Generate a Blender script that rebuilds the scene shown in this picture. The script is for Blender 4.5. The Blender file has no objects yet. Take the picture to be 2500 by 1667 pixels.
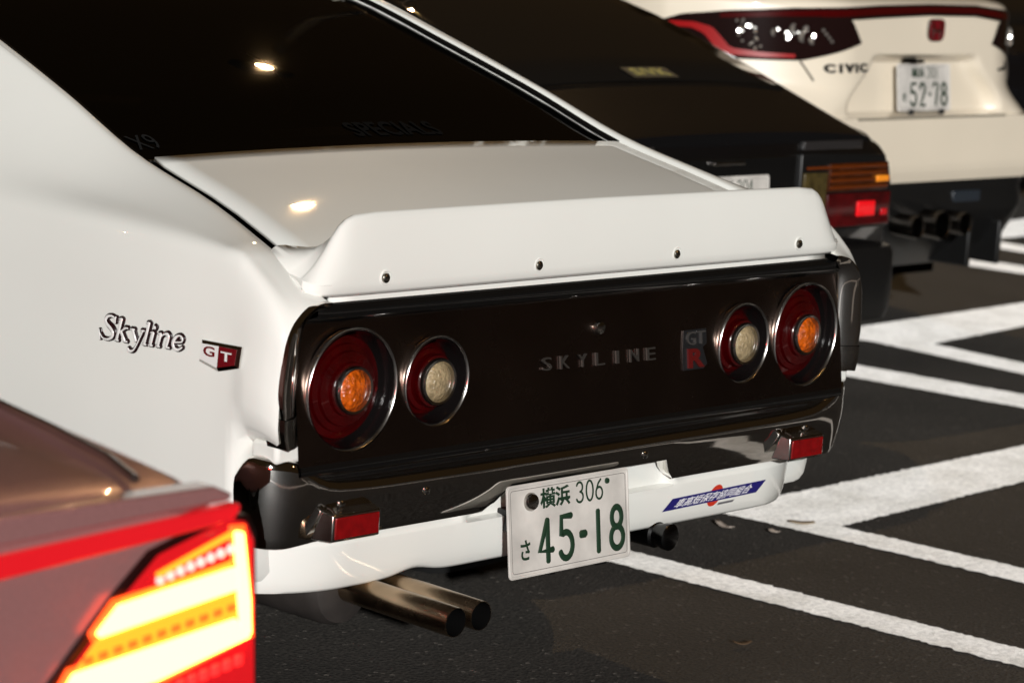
import bpy, bmesh, math, random
import numpy as np
from mathutils import Matrix, Vector

random.seed(7); np.random.seed(7)
scene = bpy.context.scene
COL = scene.collection
R = math.radians

# ---------------------------------------------------------------- camera
YAW, PITCH, ROLL = R(48.26), R(9.2), R(3.81)
CAM = Vector((-3.7896, -3.1716, 1.5219))
fw = Vector((math.sin(YAW)*math.cos(PITCH), math.cos(YAW)*math.cos(PITCH), -math.sin(PITCH)))
rt = Vector((math.cos(YAW), -math.sin(YAW), 0)); up = rt.cross(fw)
r2 = math.cos(ROLL)*rt + math.sin(ROLL)*up
u2 = -math.sin(ROLL)*rt + math.cos(ROLL)*up
cam = bpy.data.cameras.new('camera'); camo = bpy.data.objects.new('camera', cam); COL.objects.link(camo)
M = Matrix.Identity(4)
for i in range(3):
    M[i][0] = r2[i]; M[i][1] = u2[i]; M[i][2] = -fw[i]; M[i][3] = CAM[i]
camo.matrix_world = M
cam.sensor_width = 36.0; cam.sensor_fit = 'HORIZONTAL'
cam.lens = 6794.3/2500*36.0
cam.clip_start = .05; cam.clip_end = 600
cam.dof.use_dof = True; cam.dof.focus_distance = 4.95; cam.dof.aperture_fstop = 5.8
scene.camera = camo

# ---------------------------------------------------------------- night sky, key light, exposure
SUN_AZ, SUN_EL = R(42.5), R(14.5)          # direction the light travels towards, height of its source
world = bpy.data.worlds.new('World'); scene.world = world; world.use_nodes = True
wn = world.node_tree.nodes; wl = world.node_tree.links
bg = wn['Background']
bg.inputs[0].default_value = (1, .60, .27, 1)       # even brownish city glow of the night sky
bg.inputs[1].default_value = .019
sun = bpy.data.lights.new('sun', 'SUN'); sun.energy = 4.0; sun.angle = R(.8); sun.color = (1, .99, .972)
suno = bpy.data.objects.new('sun', sun); COL.objects.link(suno)
sd = Vector((math.sin(SUN_AZ)*math.cos(SUN_EL), math.cos(SUN_AZ)*math.cos(SUN_EL), -math.sin(SUN_EL)))
suno.rotation_euler = sd.to_track_quat('-Z', 'Y').to_euler(); suno.location = (-20, -20, 8)
scene.view_settings.view_transform = 'Standard'; scene.view_settings.look = 'None'
scene.view_settings.exposure = 0; scene.view_settings.gamma = 1
scene.cycles.use_denoising = True
scene.cycles.max_bounces = 8; scene.cycles.glossy_bounces = 5; scene.cycles.transparent_max_bounces = 12
scene.cycles.sample_clamp_indirect = 6

# ---------------------------------------------------------------- materials
MATS = {}
def mat(name, base=(.8, .8, .8), rough=.5, metal=0, coat=0, coat_r=.03, spec=.5, emit=None, es=0, noise=None, bump=None, dr=0, sheen=0, rnoise=None):
    if name in MATS: return MATS[name]
    m = bpy.data.materials.new(name); m.use_nodes = True
    nt = m.node_tree; p = nt.nodes['Principled BSDF']
    p.inputs['Base Color'].default_value = (*base, 1); p.inputs['Roughness'].default_value = rough
    p.inputs['Metallic'].default_value = metal; p.inputs['Coat Weight'].default_value = coat
    p.inputs['Coat Roughness'].default_value = coat_r; p.inputs['Specular IOR Level'].default_value = spec
    p.inputs['Diffuse Roughness'].default_value = dr
    p.inputs['Sheen Weight'].default_value = sheen; p.inputs['Sheen Roughness'].default_value = .4
    if emit: p.inputs['Emission Color'].default_value = (*emit, 1); p.inputs['Emission Strength'].default_value = es
    tc = nt.nodes.new('ShaderNodeTexCoord')
    if noise:                                      # (scale, amount): uneven dirt / tone
        n = nt.nodes.new('ShaderNodeTexNoise'); n.inputs['Scale'].default_value = noise[0]; n.inputs['Detail'].default_value = 6
        nt.links.new(tc.outputs['Object'], n.inputs['Vector'])
        mr = nt.nodes.new('ShaderNodeMapRange'); mr.inputs[1].default_value = .3; mr.inputs[2].default_value = .7
        mr.inputs[3].default_value = 1-noise[1]; mr.inputs[4].default_value = 1+noise[1]*.5
        mx = nt.nodes.new('ShaderNodeMix'); mx.data_type = 'RGBA'; mx.blend_type = 'MULTIPLY'; mx.inputs[0].default_value = 1
        mx.inputs[6].default_value = (*base, 1)
        nt.links.new(n.outputs['Fac'], mr.inputs[0]); nt.links.new(mr.outputs[0], mx.inputs[7]); nt.links.new(mx.outputs[2], p.inputs['Base Color'])
    if rnoise:
        n = nt.nodes.new('ShaderNodeTexNoise'); n.inputs['Scale'].default_value = rnoise[0]; n.inputs['Detail'].default_value = 5
        nt.links.new(tc.outputs['Object'], n.inputs['Vector'])
        mr = nt.nodes.new('ShaderNodeMapRange'); mr.inputs[3].default_value = rnoise[1]; mr.inputs[4].default_value = rnoise[2]
        nt.links.new(n.outputs['Fac'], mr.inputs[0]); nt.links.new(mr.outputs[0], p.inputs['Roughness'])
    if bump:                                       # (scale, strength, distance)
        n = nt.nodes.new('ShaderNodeTexNoise'); n.inputs['Scale'].default_value = bump[0]; n.inputs['Detail'].default_value = 4
        nt.links.new(tc.outputs['Object'], n.inputs['Vector'])
        b = nt.nodes.new('ShaderNodeBump'); b.inputs['Strength'].default_value = bump[1]; b.inputs['Distance'].default_value = bump[2]
        nt.links.new(n.outputs['Fac'], b.inputs['Height']); nt.links.new(b.outputs[0], p.inputs['Normal'])
    MATS[name] = m; return m

WHITE = mat('white_paint', (.785, .79, .745), .5, spec=.15, coat=1, coat_r=.02, noise=(2.2, .03), bump=(5, .02, .01))
CREAM = mat('cream_white_paint', (.75, .67, .54), .35, coat=1, coat_r=.03, noise=(2, .04))  # creamy white paint, tinted deeper to stand in for warm ambient light
BLACKP = mat('black_paint', (.003, .003, .0035), .25, coat=1, coat_r=.03)
PANEL = mat('rear_panel_black', (.17, .125, .105), .26, 1, noise=(3, .3), rnoise=(5, .2, .33))
GLOSSK = mat('gloss_black', (.004, .004, .004), .12, coat=1)
CHROME = mat('chrome', (.72, .70, .67), .05, 1, rnoise=(14, .02, .09), bump=(9, .02, .004))
RINGM = mat('lamp_ring_metal', (.62, .60, .57), .20, 1, rnoise=(30, .12, .3))
CHROMED = mat('worn_chrome', (.5, .48, .45), .14, 1, noise=(30, .25), rnoise=(20, .08, .25))
SMOKE = mat('smoked_lamp_wall', (.006, .005, .005), .16, coat=1)
REDL = mat('red_lens', (.036, .0004, .0008), .12, coat=1, coat_r=.02, noise=(25, .35), bump=(140, .35, .004))
REDREF = mat('red_reflector', (.20, .002, .003), .2, coat=1, coat_r=.03, noise=(60, .3))
REDLB = 0
AMBER = mat('amber_lens', (.60, .105, .004), .15, coat=1, noise=(60, .6), bump=(90, .9, .01))
CLEARL = mat('clear_lens', (.36, .28, .16), .15, coat=1, noise=(80, .35), bump=(160, .8, .006))
RUBBER = mat('rubber_black', (.012, .012, .012), .7)
DARK = mat('dark_cavity', (.003, .003, .003), 1, spec=0)
MATTEK = mat('matte_black', (.006, .006, .006), 1, spec=0)
STEEL = mat('screw_steel', (.35, .33, .28), .25, 1)
BRASSY = mat('heat_stained_steel', (.40, .30, .20), .26, 1, noise=(14, .3), rnoise=(18, .15, .35))
RUST = mat('grey_steel', (.035, .03, .027), .6, .2, noise=(12, .5))
PLATEM = mat('plate_white', (.60, .575, .535), .45, noise=(11, .30), rnoise=(10, .35, .6), bump=(40, .1, .002))
PGREEN = mat('plate_green', (.012, .035, .018), .4)
DECALB = mat('decal_blue', (.015, .012, .14), .35); DECALR = mat('decal_red', (.55, .035, .012), .35); DECALW = mat('decal_white', (.75, .75, .78), .4)
DECALG = mat('decal_grey', (.12, .12, .13), .5)
BADGER = mat('badge_red', (.14, .004, .008), .25, coat=1); BADGEW = mat('badge_white', (.8, .79, .77), .3, coat=1)
BADGEK = mat('badge_dark_red_black', (.012, .002, .003), .3, coat=1)
GHOST = mat('ghost_lettering', (.007, .0065, .006), 1, spec=0)
SEATM = mat('seat_cloth', (.055, .048, .038), .9)
TYRE = mat('tyre', (.012, .012, .012), .75)
ALLOY = mat('alloy_rim', (.3, .3, .31), .3, 1)
SILVER_GLARE = mat('silver_red_glare_paint', (.40, .19, .185), .36, .35, coat=1, coat_r=.04, noise=(200, .1))  # silver paint; the lamp's red glare is tinted into its base colour
BLACKPL = mat('black_plastic', (.005, .005, .005), .4)
YELLOWT = mat('yellow_print', (.30, .26, .08), .6)

def glass_mat(name, tint=(.30, .30, .28), rough=0):
    m = bpy.data.materials.new(name); m.use_nodes = True; nt = m.node_tree
    nt.nodes.remove(nt.nodes['Principled BSDF'])
    out = nt.nodes['Material Output']
    t = nt.nodes.new('ShaderNodeBsdfTransparent'); t.inputs[0].default_value = (*tint, 1)
    g = nt.nodes.new('ShaderNodeBsdfGlossy'); g.inputs['Roughness'].default_value = rough
    f = nt.nodes.new('ShaderNodeFresnel'); f.inputs[0].default_value = 1.5
    x = nt.nodes.new('ShaderNodeMixShader')
    nt.links.new(f.outputs[0], x.inputs[0]); nt.links.new(t.outputs[0], x.inputs[1]); nt.links.new(g.outputs[0], x.inputs[2]); nt.links.new(x.outputs[0], out.inputs[0])
    return m
GLASS = glass_mat('tinted_glass', (.27, .26, .22), .015)
GLASSD = glass_mat('dark_tinted_glass', (.08, .08, .08), .02)
GLASSR = glass_mat('red_lamp_cover', (.62, .05, .03), .03)

def asphalt_mat():
    m = bpy.data.materials.new('asphalt'); m.use_nodes = True; nt = m.node_tree; p = nt.nodes['Principled BSDF']; L = nt.links.new
    tc = nt.nodes.new('ShaderNodeTexCoord')
    big = nt.nodes.new('ShaderNodeTexNoise'); big.inputs['Scale'].default_value = 1.3; big.inputs['Detail'].default_value = 5
    fine = nt.nodes.new('ShaderNodeTexNoise'); fine.inputs['Scale'].default_value = 110; fine.inputs['Detail'].default_value = 3
    vor = nt.nodes.new('ShaderNodeTexVoronoi'); vor.inputs['Scale'].default_value = 130
    for n in (big, fine, vor): L(tc.outputs['Object'], n.inputs['Vector'])
    r1 = nt.nodes.new('ShaderNodeValToRGB'); r1.color_ramp.elements[0].position = .3; r1.color_ramp.elements[1].position = .72
    r1.color_ramp.elements[0].color = (.0125, .0112, .0095, 1); r1.color_ramp.elements[1].color = (.0255, .0228, .0195, 1)
    L(big.outputs['Fac'], r1.inputs[0])
    r2_ = nt.nodes.new('ShaderNodeMapRange'); r2_.inputs[1].default_value = .3; r2_.inputs[2].default_value = .7; r2_.inputs[3].default_value = .55; r2_.inputs[4].default_value = 1.35
    L(fine.outputs['Fac'], r2_.inputs[0])
    mx = nt.nodes.new('ShaderNodeMix'); mx.data_type = 'RGBA'; mx.blend_type = 'MULTIPLY'; mx.inputs[0].default_value = 1
    L(r1.outputs[0], mx.inputs[6]); L(r2_.outputs[0], mx.inputs[7])
    # pale chippings: a few bright aggregate cells
    sep = nt.nodes.new('ShaderNodeSeparateColor'); L(vor.outputs['Color'], sep.inputs[0])
    gt = nt.nodes.new('ShaderNodeMath'); gt.operation = 'GREATER_THAN'; gt.inputs[1].default_value = .985; L(sep.outputs[0], gt.inputs[0])
    mx2 = nt.nodes.new('ShaderNodeMix'); mx2.data_type = 'RGBA'; L(gt.outputs[0], mx2.inputs[0]); L(mx.outputs[2], mx2.inputs[6]); mx2.inputs[7].default_value = (.065, .058, .05, 1)
    L(mx2.outputs[2], p.inputs['Base Color']); p.inputs['Roughness'].default_value = .75; p.inputs['Diffuse Roughness'].default_value = 1
    b = nt.nodes.new('ShaderNodeBump'); b.inputs['Strength'].default_value = .9; b.inputs['Distance'].default_value = .004
    L(vor.outputs['Distance'], b.inputs['Height']); L(b.outputs[0], p.inputs['Normal'])
    return m
def line_mat():
    m = bpy.data.materials.new('road_paint'); m.use_nodes = True; nt = m.node_tree; p = nt.nodes['Principled BSDF']; L = nt.links.new
    tc = nt.nodes.new('ShaderNodeTexCoord')
    n1 = nt.nodes.new('ShaderNodeTexNoise'); n1.inputs['Scale'].default_value = 7; n1.inputs['Detail'].default_value = 8
    n2 = nt.nodes.new('ShaderNodeTexNoise'); n2.inputs['Scale'].default_value = 75; n2.inputs['Detail'].default_value = 6; n2.inputs['Roughness'].default_value = .7
    n3 = nt.nodes.new('ShaderNodeTexNoise'); n3.inputs['Scale'].default_value = 38; n3.inputs['Detail'].default_value = 7; n3.inputs['Roughness'].default_value = .75
    for n in (n1, n2, n3): L(tc.outputs['Object'], n.inputs['Vector'])
    r1 = nt.nodes.new('ShaderNodeValToRGB'); e = r1.color_ramp.elements; e[0].position = .3; e[1].position = .6
    e[0].color = (.58, .56, .51, 1); e[1].color = (.80, .78, .74, 1); L(n1.outputs['Fac'], r1.inputs[0])
    mr = nt.nodes.new('ShaderNodeMapRange'); mr.inputs[1].default_value = .35; mr.inputs[2].default_value = .62; mr.inputs[3].default_value = .62; mr.inputs[4].default_value = 1.05; L(n2.outputs['Fac'], mr.inputs[0])
    mx = nt.nodes.new('ShaderNodeMix'); mx.data_type = 'RGBA'; mx.blend_type = 'MULTIPLY'; mx.inputs[0].default_value = 1
    L(r1.outputs[0], mx.inputs[6]); L(mr.outputs[0], mx.inputs[7])
    pit = nt.nodes.new('ShaderNodeMapRange'); pit.inputs[1].default_value = .66; pit.inputs[2].default_value = .72; L(n3.outputs['Fac'], pit.inputs[0])
    m2 = nt.nodes.new('ShaderNodeMix'); m2.data_type = 'RGBA'; L(pit.outputs[0], m2.inputs[0]); L(mx.outputs[2], m2.inputs[6]); m2.inputs[7].default_value = (.10, .09, .08, 1)
    L(m2.outputs[2], p.inputs['Base Color'])
    p.inputs['Roughness'].default_value = .6; p.inputs['Diffuse Roughness'].default_value = 1
    p.inputs['Sheen Weight'].default_value = .3; p.inputs['Sheen Roughness'].default_value = .35
    b = nt.nodes.new('ShaderNodeBump'); b.inputs['Strength'].default_value = .9; b.inputs['Distance'].default_value = .004
    L(n2.outputs['Fac'], b.inputs['Height']); L(b.outputs[0], p.inputs['Normal'])
    return m
ASPHALT = asphalt_mat(); LINE = line_mat()

# ---------------------------------------------------------------- helpers
WM = {}
def thing(name, label, cat, loc=(0, 0, 0), group=None):
    o = bpy.data.objects.new(name, None); COL.objects.link(o); o.location = loc; o.empty_display_size = .2
    o['label'] = label; o['category'] = cat
    if group: o['group'] = group
    WM[o.name] = Matrix.Translation(Vector(loc))
    return o
def attach(o, parent):
    if parent is not None:
        o.parent = parent; o.matrix_parent_inverse = WM[parent.name].inverted()
def mk(name, vf, m, parent=None, ang=35, bev=0, seg=3, sub=0, loc=None, solid=0):
    v, f = vf
    me = bpy.data.meshes.new(name); me.from_pydata([tuple(map(float, q)) for q in v], [], [tuple(q) for q in f]); me.update()
    bm = bmesh.new(); bm.from_mesh(me); bmesh.ops.remove_doubles(bm, verts=bm.verts, dist=1e-6)
    bmesh.ops.recalc_face_normals(bm, faces=bm.faces)
    for e in bm.edges:
        e.smooth = not (len(e.link_faces) == 2 and e.calc_face_angle(0) > R(ang))
    for q in bm.faces: q.smooth = True
    bm.to_mesh(me); bm.free()
    me.materials.append(m)
    o = bpy.data.objects.new(name, me); COL.objects.link(o)
    if solid:
        s = o.modifiers.new('s', 'SOLIDIFY'); s.thickness = solid; s.offset = -1
    if bev:
        b = o.modifiers.new('b', 'BEVEL'); b.width = bev; b.segments = seg; b.limit_method = 'ANGLE'; b.angle_limit = R(30); b.harden_normals = False
    if sub:
        s = o.modifiers.new('u', 'SUBSURF'); s.levels = s.render_levels = sub
    if loc: o.location = loc
    WM[o.name] = Matrix.Translation(o.location)
    attach(o, parent)
    return o
def dup(o, parent, loc, name=None):
    c = o.copy(); COL.objects.link(c); c.location = loc; WM[c.name] = Matrix.Translation(Vector(loc)); c.parent = None
    attach(c, parent); return c
def join(*parts):
    V, F = [], []
    for v, f in parts:
        n = len(V); V += [tuple(q) for q in v]; F += [tuple(i+n for i in q) for q in f]
    return V, F
def xf(vf, fn): return [fn(*q) for q in vf[0]], vf[1]
def mv(vf, d): return [(q[0]+d[0], q[1]+d[1], q[2]+d[2]) for q in vf[0]], vf[1]
def box(x0, x1, y0, y1, z0, z1):
    v = [(x, y, z) for x in (x0, x1) for y in (y0, y1) for z in (z0, z1)]
    return v, [(0, 1, 3, 2), (4, 6, 7, 5), (0, 4, 5, 1), (2, 3, 7, 6), (0, 2, 6, 4), (1, 5, 7, 3)]
def grid(rows, cu=False, cv=False):
    rows = [list(r) for r in rows]; n, m = len(rows), len(rows[0])
    V = [tuple(q) for r in rows for q in r]; F = []
    for i in range(n if cu else n-1):
        for j in range(m if cv else m-1):
            a = i*m+j; b = i*m+(j+1) % m; c = ((i+1) % n)*m+(j+1) % m; d = ((i+1) % n)*m+j
            F.append((a, b, c, d))
    return V, F
def cr(P, n, closed=False):
    P = np.array(P, float); N = len(P); out = []
    segs = N if closed else N-1
    for i in range(segs):
        if closed: p0, p1, p2, p3 = P[(i-1) % N], P[i], P[(i+1) % N], P[(i+2) % N]
        else: p0, p1, p2, p3 = P[max(i-1, 0)], P[i], P[i+1], P[min(i+2, N-1)]
        for t in np.arange(n)/n:
            out.append(.5*((2*p1)+(-p0+p2)*t+(2*p0-5*p1+4*p2-p3)*t*t+(-p0+3*p1-3*p2+p3)*t**3))
    if not closed: out.append(P[-1])
    return np.array(out)
def interp(xs, ys, x):                                  # smooth (monotone) 1-D interpolation
    xs = np.array(xs, float); ys = np.array(ys, float); h = np.diff(xs); d = np.diff(ys)/h
    m = np.concatenate([[d[0]], [0 if d[i-1]*d[i] <= 0 else 2*d[i-1]*d[i]/(d[i-1]+d[i]) for i in range(1, len(d))], [d[-1]]])
    x = min(max(x, xs[0]), xs[-1]); i = int(min(max(np.searchsorted(xs, x)-1, 0), len(h)-1)); t = (x-xs[i])/h[i]
    return ys[i]*(1+2*t)*(1-t)**2+m[i]*h[i]*t*(1-t)**2+ys[i+1]*t*t*(3-2*t)+m[i+1]*h[i]*t*t*(t-1)
def tube(path, rad, seg=12, caps=True, flat=None):
    """round tube along a path; flat=(normal, scale) squashes it along the normal"""
    P = [Vector(p) for p in path]; n = len(P); rows = []
    rad = rad if hasattr(rad, '__len__') else [rad]*n
    pn = None
    for i, p in enumerate(P):
        t = (P[min(i+1, n-1)]-P[max(i-1, 0)]).normalized()
        if flat is not None: a = Vector(flat[0]); a = (a-t*a.dot(t)).normalized()
        else:
            a = pn if pn is not None else (Vector((0, 0, 1)) if abs(t.z) < .9 else Vector((1, 0, 0)))
            a = (a-t*a.dot(t)).normalized()
        pn = a; b = t.cross(a); s = flat[1] if flat else 1
        rows.append([p+(a*math.cos(k*2*math.pi/seg)*s+b*math.sin(k*2*math.pi/seg))*rad[i] for k in range(seg)])
    V, F = grid(rows, cv=True)
    if caps: F += [tuple(range(seg))[::-1], tuple((n-1)*seg+k for k in range(seg))]
    return V, F
def lathe(prof, seg=40, axis=(0, -1, 0), org=(0, 0, 0)):
    """prof: (radius, distance along axis)"""
    ax = Vector(axis).normalized(); a = Vector((1, 0, 0)) if abs(ax.x) < .9 else Vector((0, 0, 1)); a = (a-ax*a.dot(ax)).normalized(); b = ax.cross(a); o = Vector(org)
    rows = [[o+ax*h+(a*math.cos(k*2*math.pi/seg)+b*math.sin(k*2*math.pi/seg))*r for k in range(seg)] for r, h in prof]
    return grid(rows, cv=True)
def prism(poly, to3, d0, d1):
    """poly of 2-D points, to3(u,v,d) -> point"""
    n = len(poly); V = [to3(u, v, d0) for u, v in poly]+[to3(u, v, d1) for u, v in poly]
    return V, [tuple(range(n)), tuple(range(2*n-1, n-1, -1))]+[(i, n+i, n+(i+1) % n, (i+1) % n) for i in range(n)]
def text(s, size, extrude=.0005, offset=0, shear=0, spacing=1):
    c = bpy.data.curves.new('t', 'FONT'); c.body = s; c.size = size; c.extrude = extrude; c.offset = offset; c.shear = shear; c.space_character = spacing
    c.resolution_u = 3; c.align_x = 'CENTER'; c.align_y = 'CENTER'
    o = bpy.data.objects.new('t', c); COL.objects.link(o)
    me = o.evaluated_get(bpy.context.evaluated_depsgraph_get()).to_mesh()
    V = [tuple(v.co) for v in me.vertices]; F = [tuple(p.vertices) for p in me.polygons]
    bpy.data.objects.remove(o); bpy.data.curves.remove(c)
    return V, F
def fit(vf, w, h):
    v = np.array(vf[0]); lo = v.min(0); hi = v.max(0); c = (lo+hi)/2
    s = np.array([w/(hi[0]-lo[0]), h/(hi[1]-lo[1]), 1]); v = (v-c)*s
    return [tuple(q) for q in v], vf[1]
def strokes(lines, to3, nrm, depth=.4, seg=8):
    """lines: list of (points2d, half width or list of them)"""
    parts = []
    for pts, w in lines:
        P = [to3(u, v, 0) for u, v in pts]; n = len(P)
        w = list(w) if hasattr(w, '__len__') else [w]*n
        if len(w) != n: w = list(np.interp(np.linspace(0, 1, n), np.linspace(0, 1, len(w)), w))
        P = [Vector(p) for p in P]
        e0 = (P[0]-P[1]).normalized(); e1 = (P[-1]-P[-2]).normalized()
        P = [P[0]+e0*w[0]*.5]+P+[P[-1]+e1*w[-1]*.5]; w = [w[0]*.55]+w+[w[-1]*.55]
        parts.append(tube(P, w, seg, True, (nrm, depth)))
    return join(*parts)
def arc(cx, cy, rx, ry, a0, a1, n=14):
    return [(cx+rx*math.cos(R(a0+(a1-a0)*i/n)), cy+ry*math.sin(R(a0+(a1-a0)*i/n))) for i in range(n+1)]

# digits in a unit box (0..1 wide, 0..1 high)
DIG = {
 '0': [arc(.5, .5, .5, .5, 90, 450, 28)],
 '1': [[(.5, 1), (.5, 0)]],
 '2': [arc(.5, .72, .46, .28, 170, -30, 16)+[(.6, .35), (.04, .0), (.98, 0)]],
 '3': [arc(.46, .75, .44, .25, 160, -80, 16), arc(.46, .26, .5, .26, 85, -160, 18)],
 '4': [[(.62, 1), (.0, .27), (1, .27)], [(.62, 1), (.62, 0)]],
 '5': [[(.92, 1), (.14, 1), (.1, .56)]+arc(.45, .31, .5, .31, 118, -155, 18)],
 '6': [[(.78, .98), (.4, .8), (.05, .42)]+arc(.5, .3, .48, .3, 160, 500, 24)],
 '7': [[(.03, .86), (.03, 1), (.95, 1), (.42, 0)]],
 '8': [arc(.5, .76, .4, .24, 90, 450, 24), arc(.5, .265, .5, .265, 90, 450, 26)],
 '-': [[(.1, .5), (.9, .5)]], '.': [arc(.5, .5, .12, .08, 0, 360, 8)]}

# ================================================================ ground
def struct(o): o['kind'] = 'structure'; return o
gv = grid([[(x, y, 0) for x in (-160, -40, -12, -4, 0, 4, 12, 40, 160)] for y in (-160, -40, -12, -4, 0, 4, 12, 40, 160)])
ground = struct(mk('ground', gv, ASPHALT))
ground['label'] = 'dark brown asphalt of the parking lot'
def line(poly, name='painted_line'):
    """painted stripe with slightly ragged edges, 4 mm proud"""
    P = []
    n = len(poly)
    for i in range(n):
        a, b = np.array(poly[i]), np.array(poly[(i+1) % n]); L = np.linalg.norm(b-a); k = max(2, int(L/.010)); nn = np.array([-(b-a)[1], (b-a)[0]])/L
        for t in range(k):
            P.append(a+(b-a)*t/k+nn*(np.random.randn()*.0028 if t else 0))
    V = [(p[0], p[1], .004) for p in P]
    return mk(name, (V, [tuple(range(len(V)))]), LINE, ground)
def rot2(poly, c, a):
    s, co = math.sin(R(a)), math.cos(R(a))
    return [(c[0]+(x-c[0])*co-(y-c[1])*s, c[1]+(x-c[0])*s+(y-c[1])*co) for x, y in poly]
# bay lines run along y, the wide zig-zag bars along x; bays step back to the right
line(rot2([(1.075, -4), (1.205, -4), (1.205, 5), (1.075, 5)], (1.14, .8), 2.6))
line([(1.735, .885), (1.91, -2.9), (2.05, -2.9), (1.872, .735), (2.85, .785), (7.5, .99), (7.5, 1.27), (3.27, 1.072), (2.05, 1.045), (1.72, 1.03)])
line([(3.63, 3.4), (3.87, .9), (4.10, .9), (3.87, 3.4)])
line([(4.41, 2.72), (4.47, 2.46), (4.30, .9), (4.50, .9), (4.65, 2.32), (5.40, 2.40), (9, 2.66), (9, 3.02), (5.96, 2.76), (4.77, 2.70)])
line([(-6, -2.22), (9, -2.22), (9, -2.07), (-6, -2.07)])
line([(6.60, 5.2), (6.83, 2.6), (7.08, 2.6), (6.86, 5.2)])
line([(7.40, 4.45), (7.47, 4.23), (7.46, 2.9), (7.68, 2.9), (7.71, 4.05), (8.04, 4.07), (9.8, 4.25), (9.8, 4.65), (8.1, 4.42)])

# ================================================================ white coupe
CP = thing('parked_coupe', 'white classic two-door coupe with round tail lamps and ducktail spoiler', 'car', (0, 2.1, 0))
TAIL = [(.66, .44), (.700, .48), (.735, .595), (.788, .628), (.789, .74), (.784, .785), (.772, .815), (.754, .835), (.732, .847), (.712, .852), (.700, .853), (.695, .853)]
ST = {
 .10: [(.72, .37), (.785, .385), (.797, .50), (.806, .655), (.806, .80), (.800, .88), (.789, .916), (.765, .922), (.735, .921), (.714, .917), (.702, .908), (.699, .87)],
 .30: [(.74, .35), (.790, .36), (.808, .48), (.822, .655), (.822, .81), (.813, .895), (.798, .933), (.755, .953), (.703, .971), (.680, .974), (.668, .966), (.664, .93)],
 .52: [(.74, .32), (.790, .33), (.812, .47), (.830, .645), (.827, .815), (.818, .90), (.802, .941), (.748, .973), (.683, 1.020), (.660, 1.029), (.646, 1.02), (.641, .985)],
 .75: [(.74, .28), (.790, .29), (.814, .46), (.833, .635), (.830, .82), (.820, .905), (.803, .946), (.747, 1.005), (.662, 1.098), (.640, 1.113), (.624, 1.106), (.618, 1.07)],
 1.0: [(.74, .25), (.790, .26), (.815, .45), (.834, .63), (.831, .82), (.821, .905), (.803, .948), (.742, 1.035), (.643, 1.178), (.618, 1.196), (.600, 1.19), (.594, 1.155)],
 1.25: [(.74, .23), (.790, .24), (.815, .44), (.833, .63), (.830, .82), (.820, .905), (.802, .948), (.735, 1.055), (.622, 1.250), (.597, 1.272), (.578, 1.268), (.57, 1.235)],
 1.6: [(.74, .22), (.790, .23), (.81, .44), (.828, .63), (.825, .82), (.817, .905), (.800, .948), (.73, 1.075), (.60, 1.308), (.565, 1.335), (.545, 1.338), (.535, 1.31)],
 2.2: [(.74, .20), (.785, .21), (.81, .43), (.822, .63), (.82, .81), (.812, .90), (.797, .94), (.725, 1.07), (.585, 1.305), (.55, 1.333), (.53, 1.336), (.52, 1.31)],
 2.95: [(.74, .20), (.785, .21), (.81, .43), (.82, .62), (.818, .78), (.81, .87), (.797, .91), (.765, .935), (.725, .945), (.705, .948), (.69, .946), (.68, .92)],
 3.6: [(.72, .24), (.78, .26), (.805, .43), (.815, .61), (.81, .75), (.80, .83), (.785, .87), (.755, .89), (.72, .90), (.70, .902), (.69, .90), (.68, .88)],
 4.3: [(.66, .30), (.74, .32), (.765, .43), (.775, .58), (.77, .68), (.76, .74), (.745, .77), (.72, .785), (.70, .79), (.69, .79), (.68, .788), (.67, .77)]}
SK = sorted(ST)
def cprof(y):
    if y >= .10:
        P = [(interp(SK, [ST[k][i][0] for k in SK], y), interp(SK, [ST[k][i][1] for k in SK], y)) for i in range(12)]
        for yc in (1.02, 3.63):
            d = .34**2-(y-yc)**2
            if d > 0:
                za = .29+math.sqrt(d)
                P = [(x, max(z, za-.06+.03*i)) if i < 3 else (x, max(z, za+.02)) if i == 3 else (x, z) for i, (x, z) in enumerate(P)]
        return P
    w = interp([-.012, -.007, .004, .022, .055, .10], [0, .22, .50, .78, .95, 1], y)
    w3 = interp([-.012, .058, .082, .10], [0, .02, .95, 1], y); wl_ = interp([-.012, .02, .06, .10], [0, .28, .64, 1], y)
    Q = []
    for i, ((a, b), (c, d)) in enumerate(zip(TAIL, ST[.10])):
        t = min(max((i-2.5)/5.5, 0), 1); t = t*t*(3-2*t); k = w3 if i < 3 else w+(wl_-w)*t
        Q.append((a*(1-k)+c*k, b*(1-k)+d*k))
    return Q
ys = [-.012, -.010, -.007, -.002, .004, .012, .022, .036, .050, .062, .075, .087, .10]+list(np.arange(.14, .66, .05))+list(np.arange(.66, 1.40, .03))+list(np.arange(1.4, 3.28, .1))+list(np.arange(3.28, 4.0, .04))+[4.05, 4.15, 4.25, 4.3]
def dense(P, n=4):
    Q = cr([(x, z, 0) for x, z in P], n); return [(q[0], q[1]) for q in Q]
prof_rows = {y: dense(cprof(y)) for y in ys}
for sgn, nm in ((-1, 'quarter_panel'), (1, 'quarter_panel')):
    mk(nm, grid([[(sgn*x, y+(max(0, .078-y) if z < .598 else max(0, .078-y)*max(0, (.622-z)/.024)), z) for x, z in prof_rows[y]] for y in ys]), WHITE, CP, ang=50)
def edge(y, i): x, z = cprof(y)[i]; return x, z
def deck_z(x, y, xm, z0, crown): return z0+crown*(1-(x/xm)**2)
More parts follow.
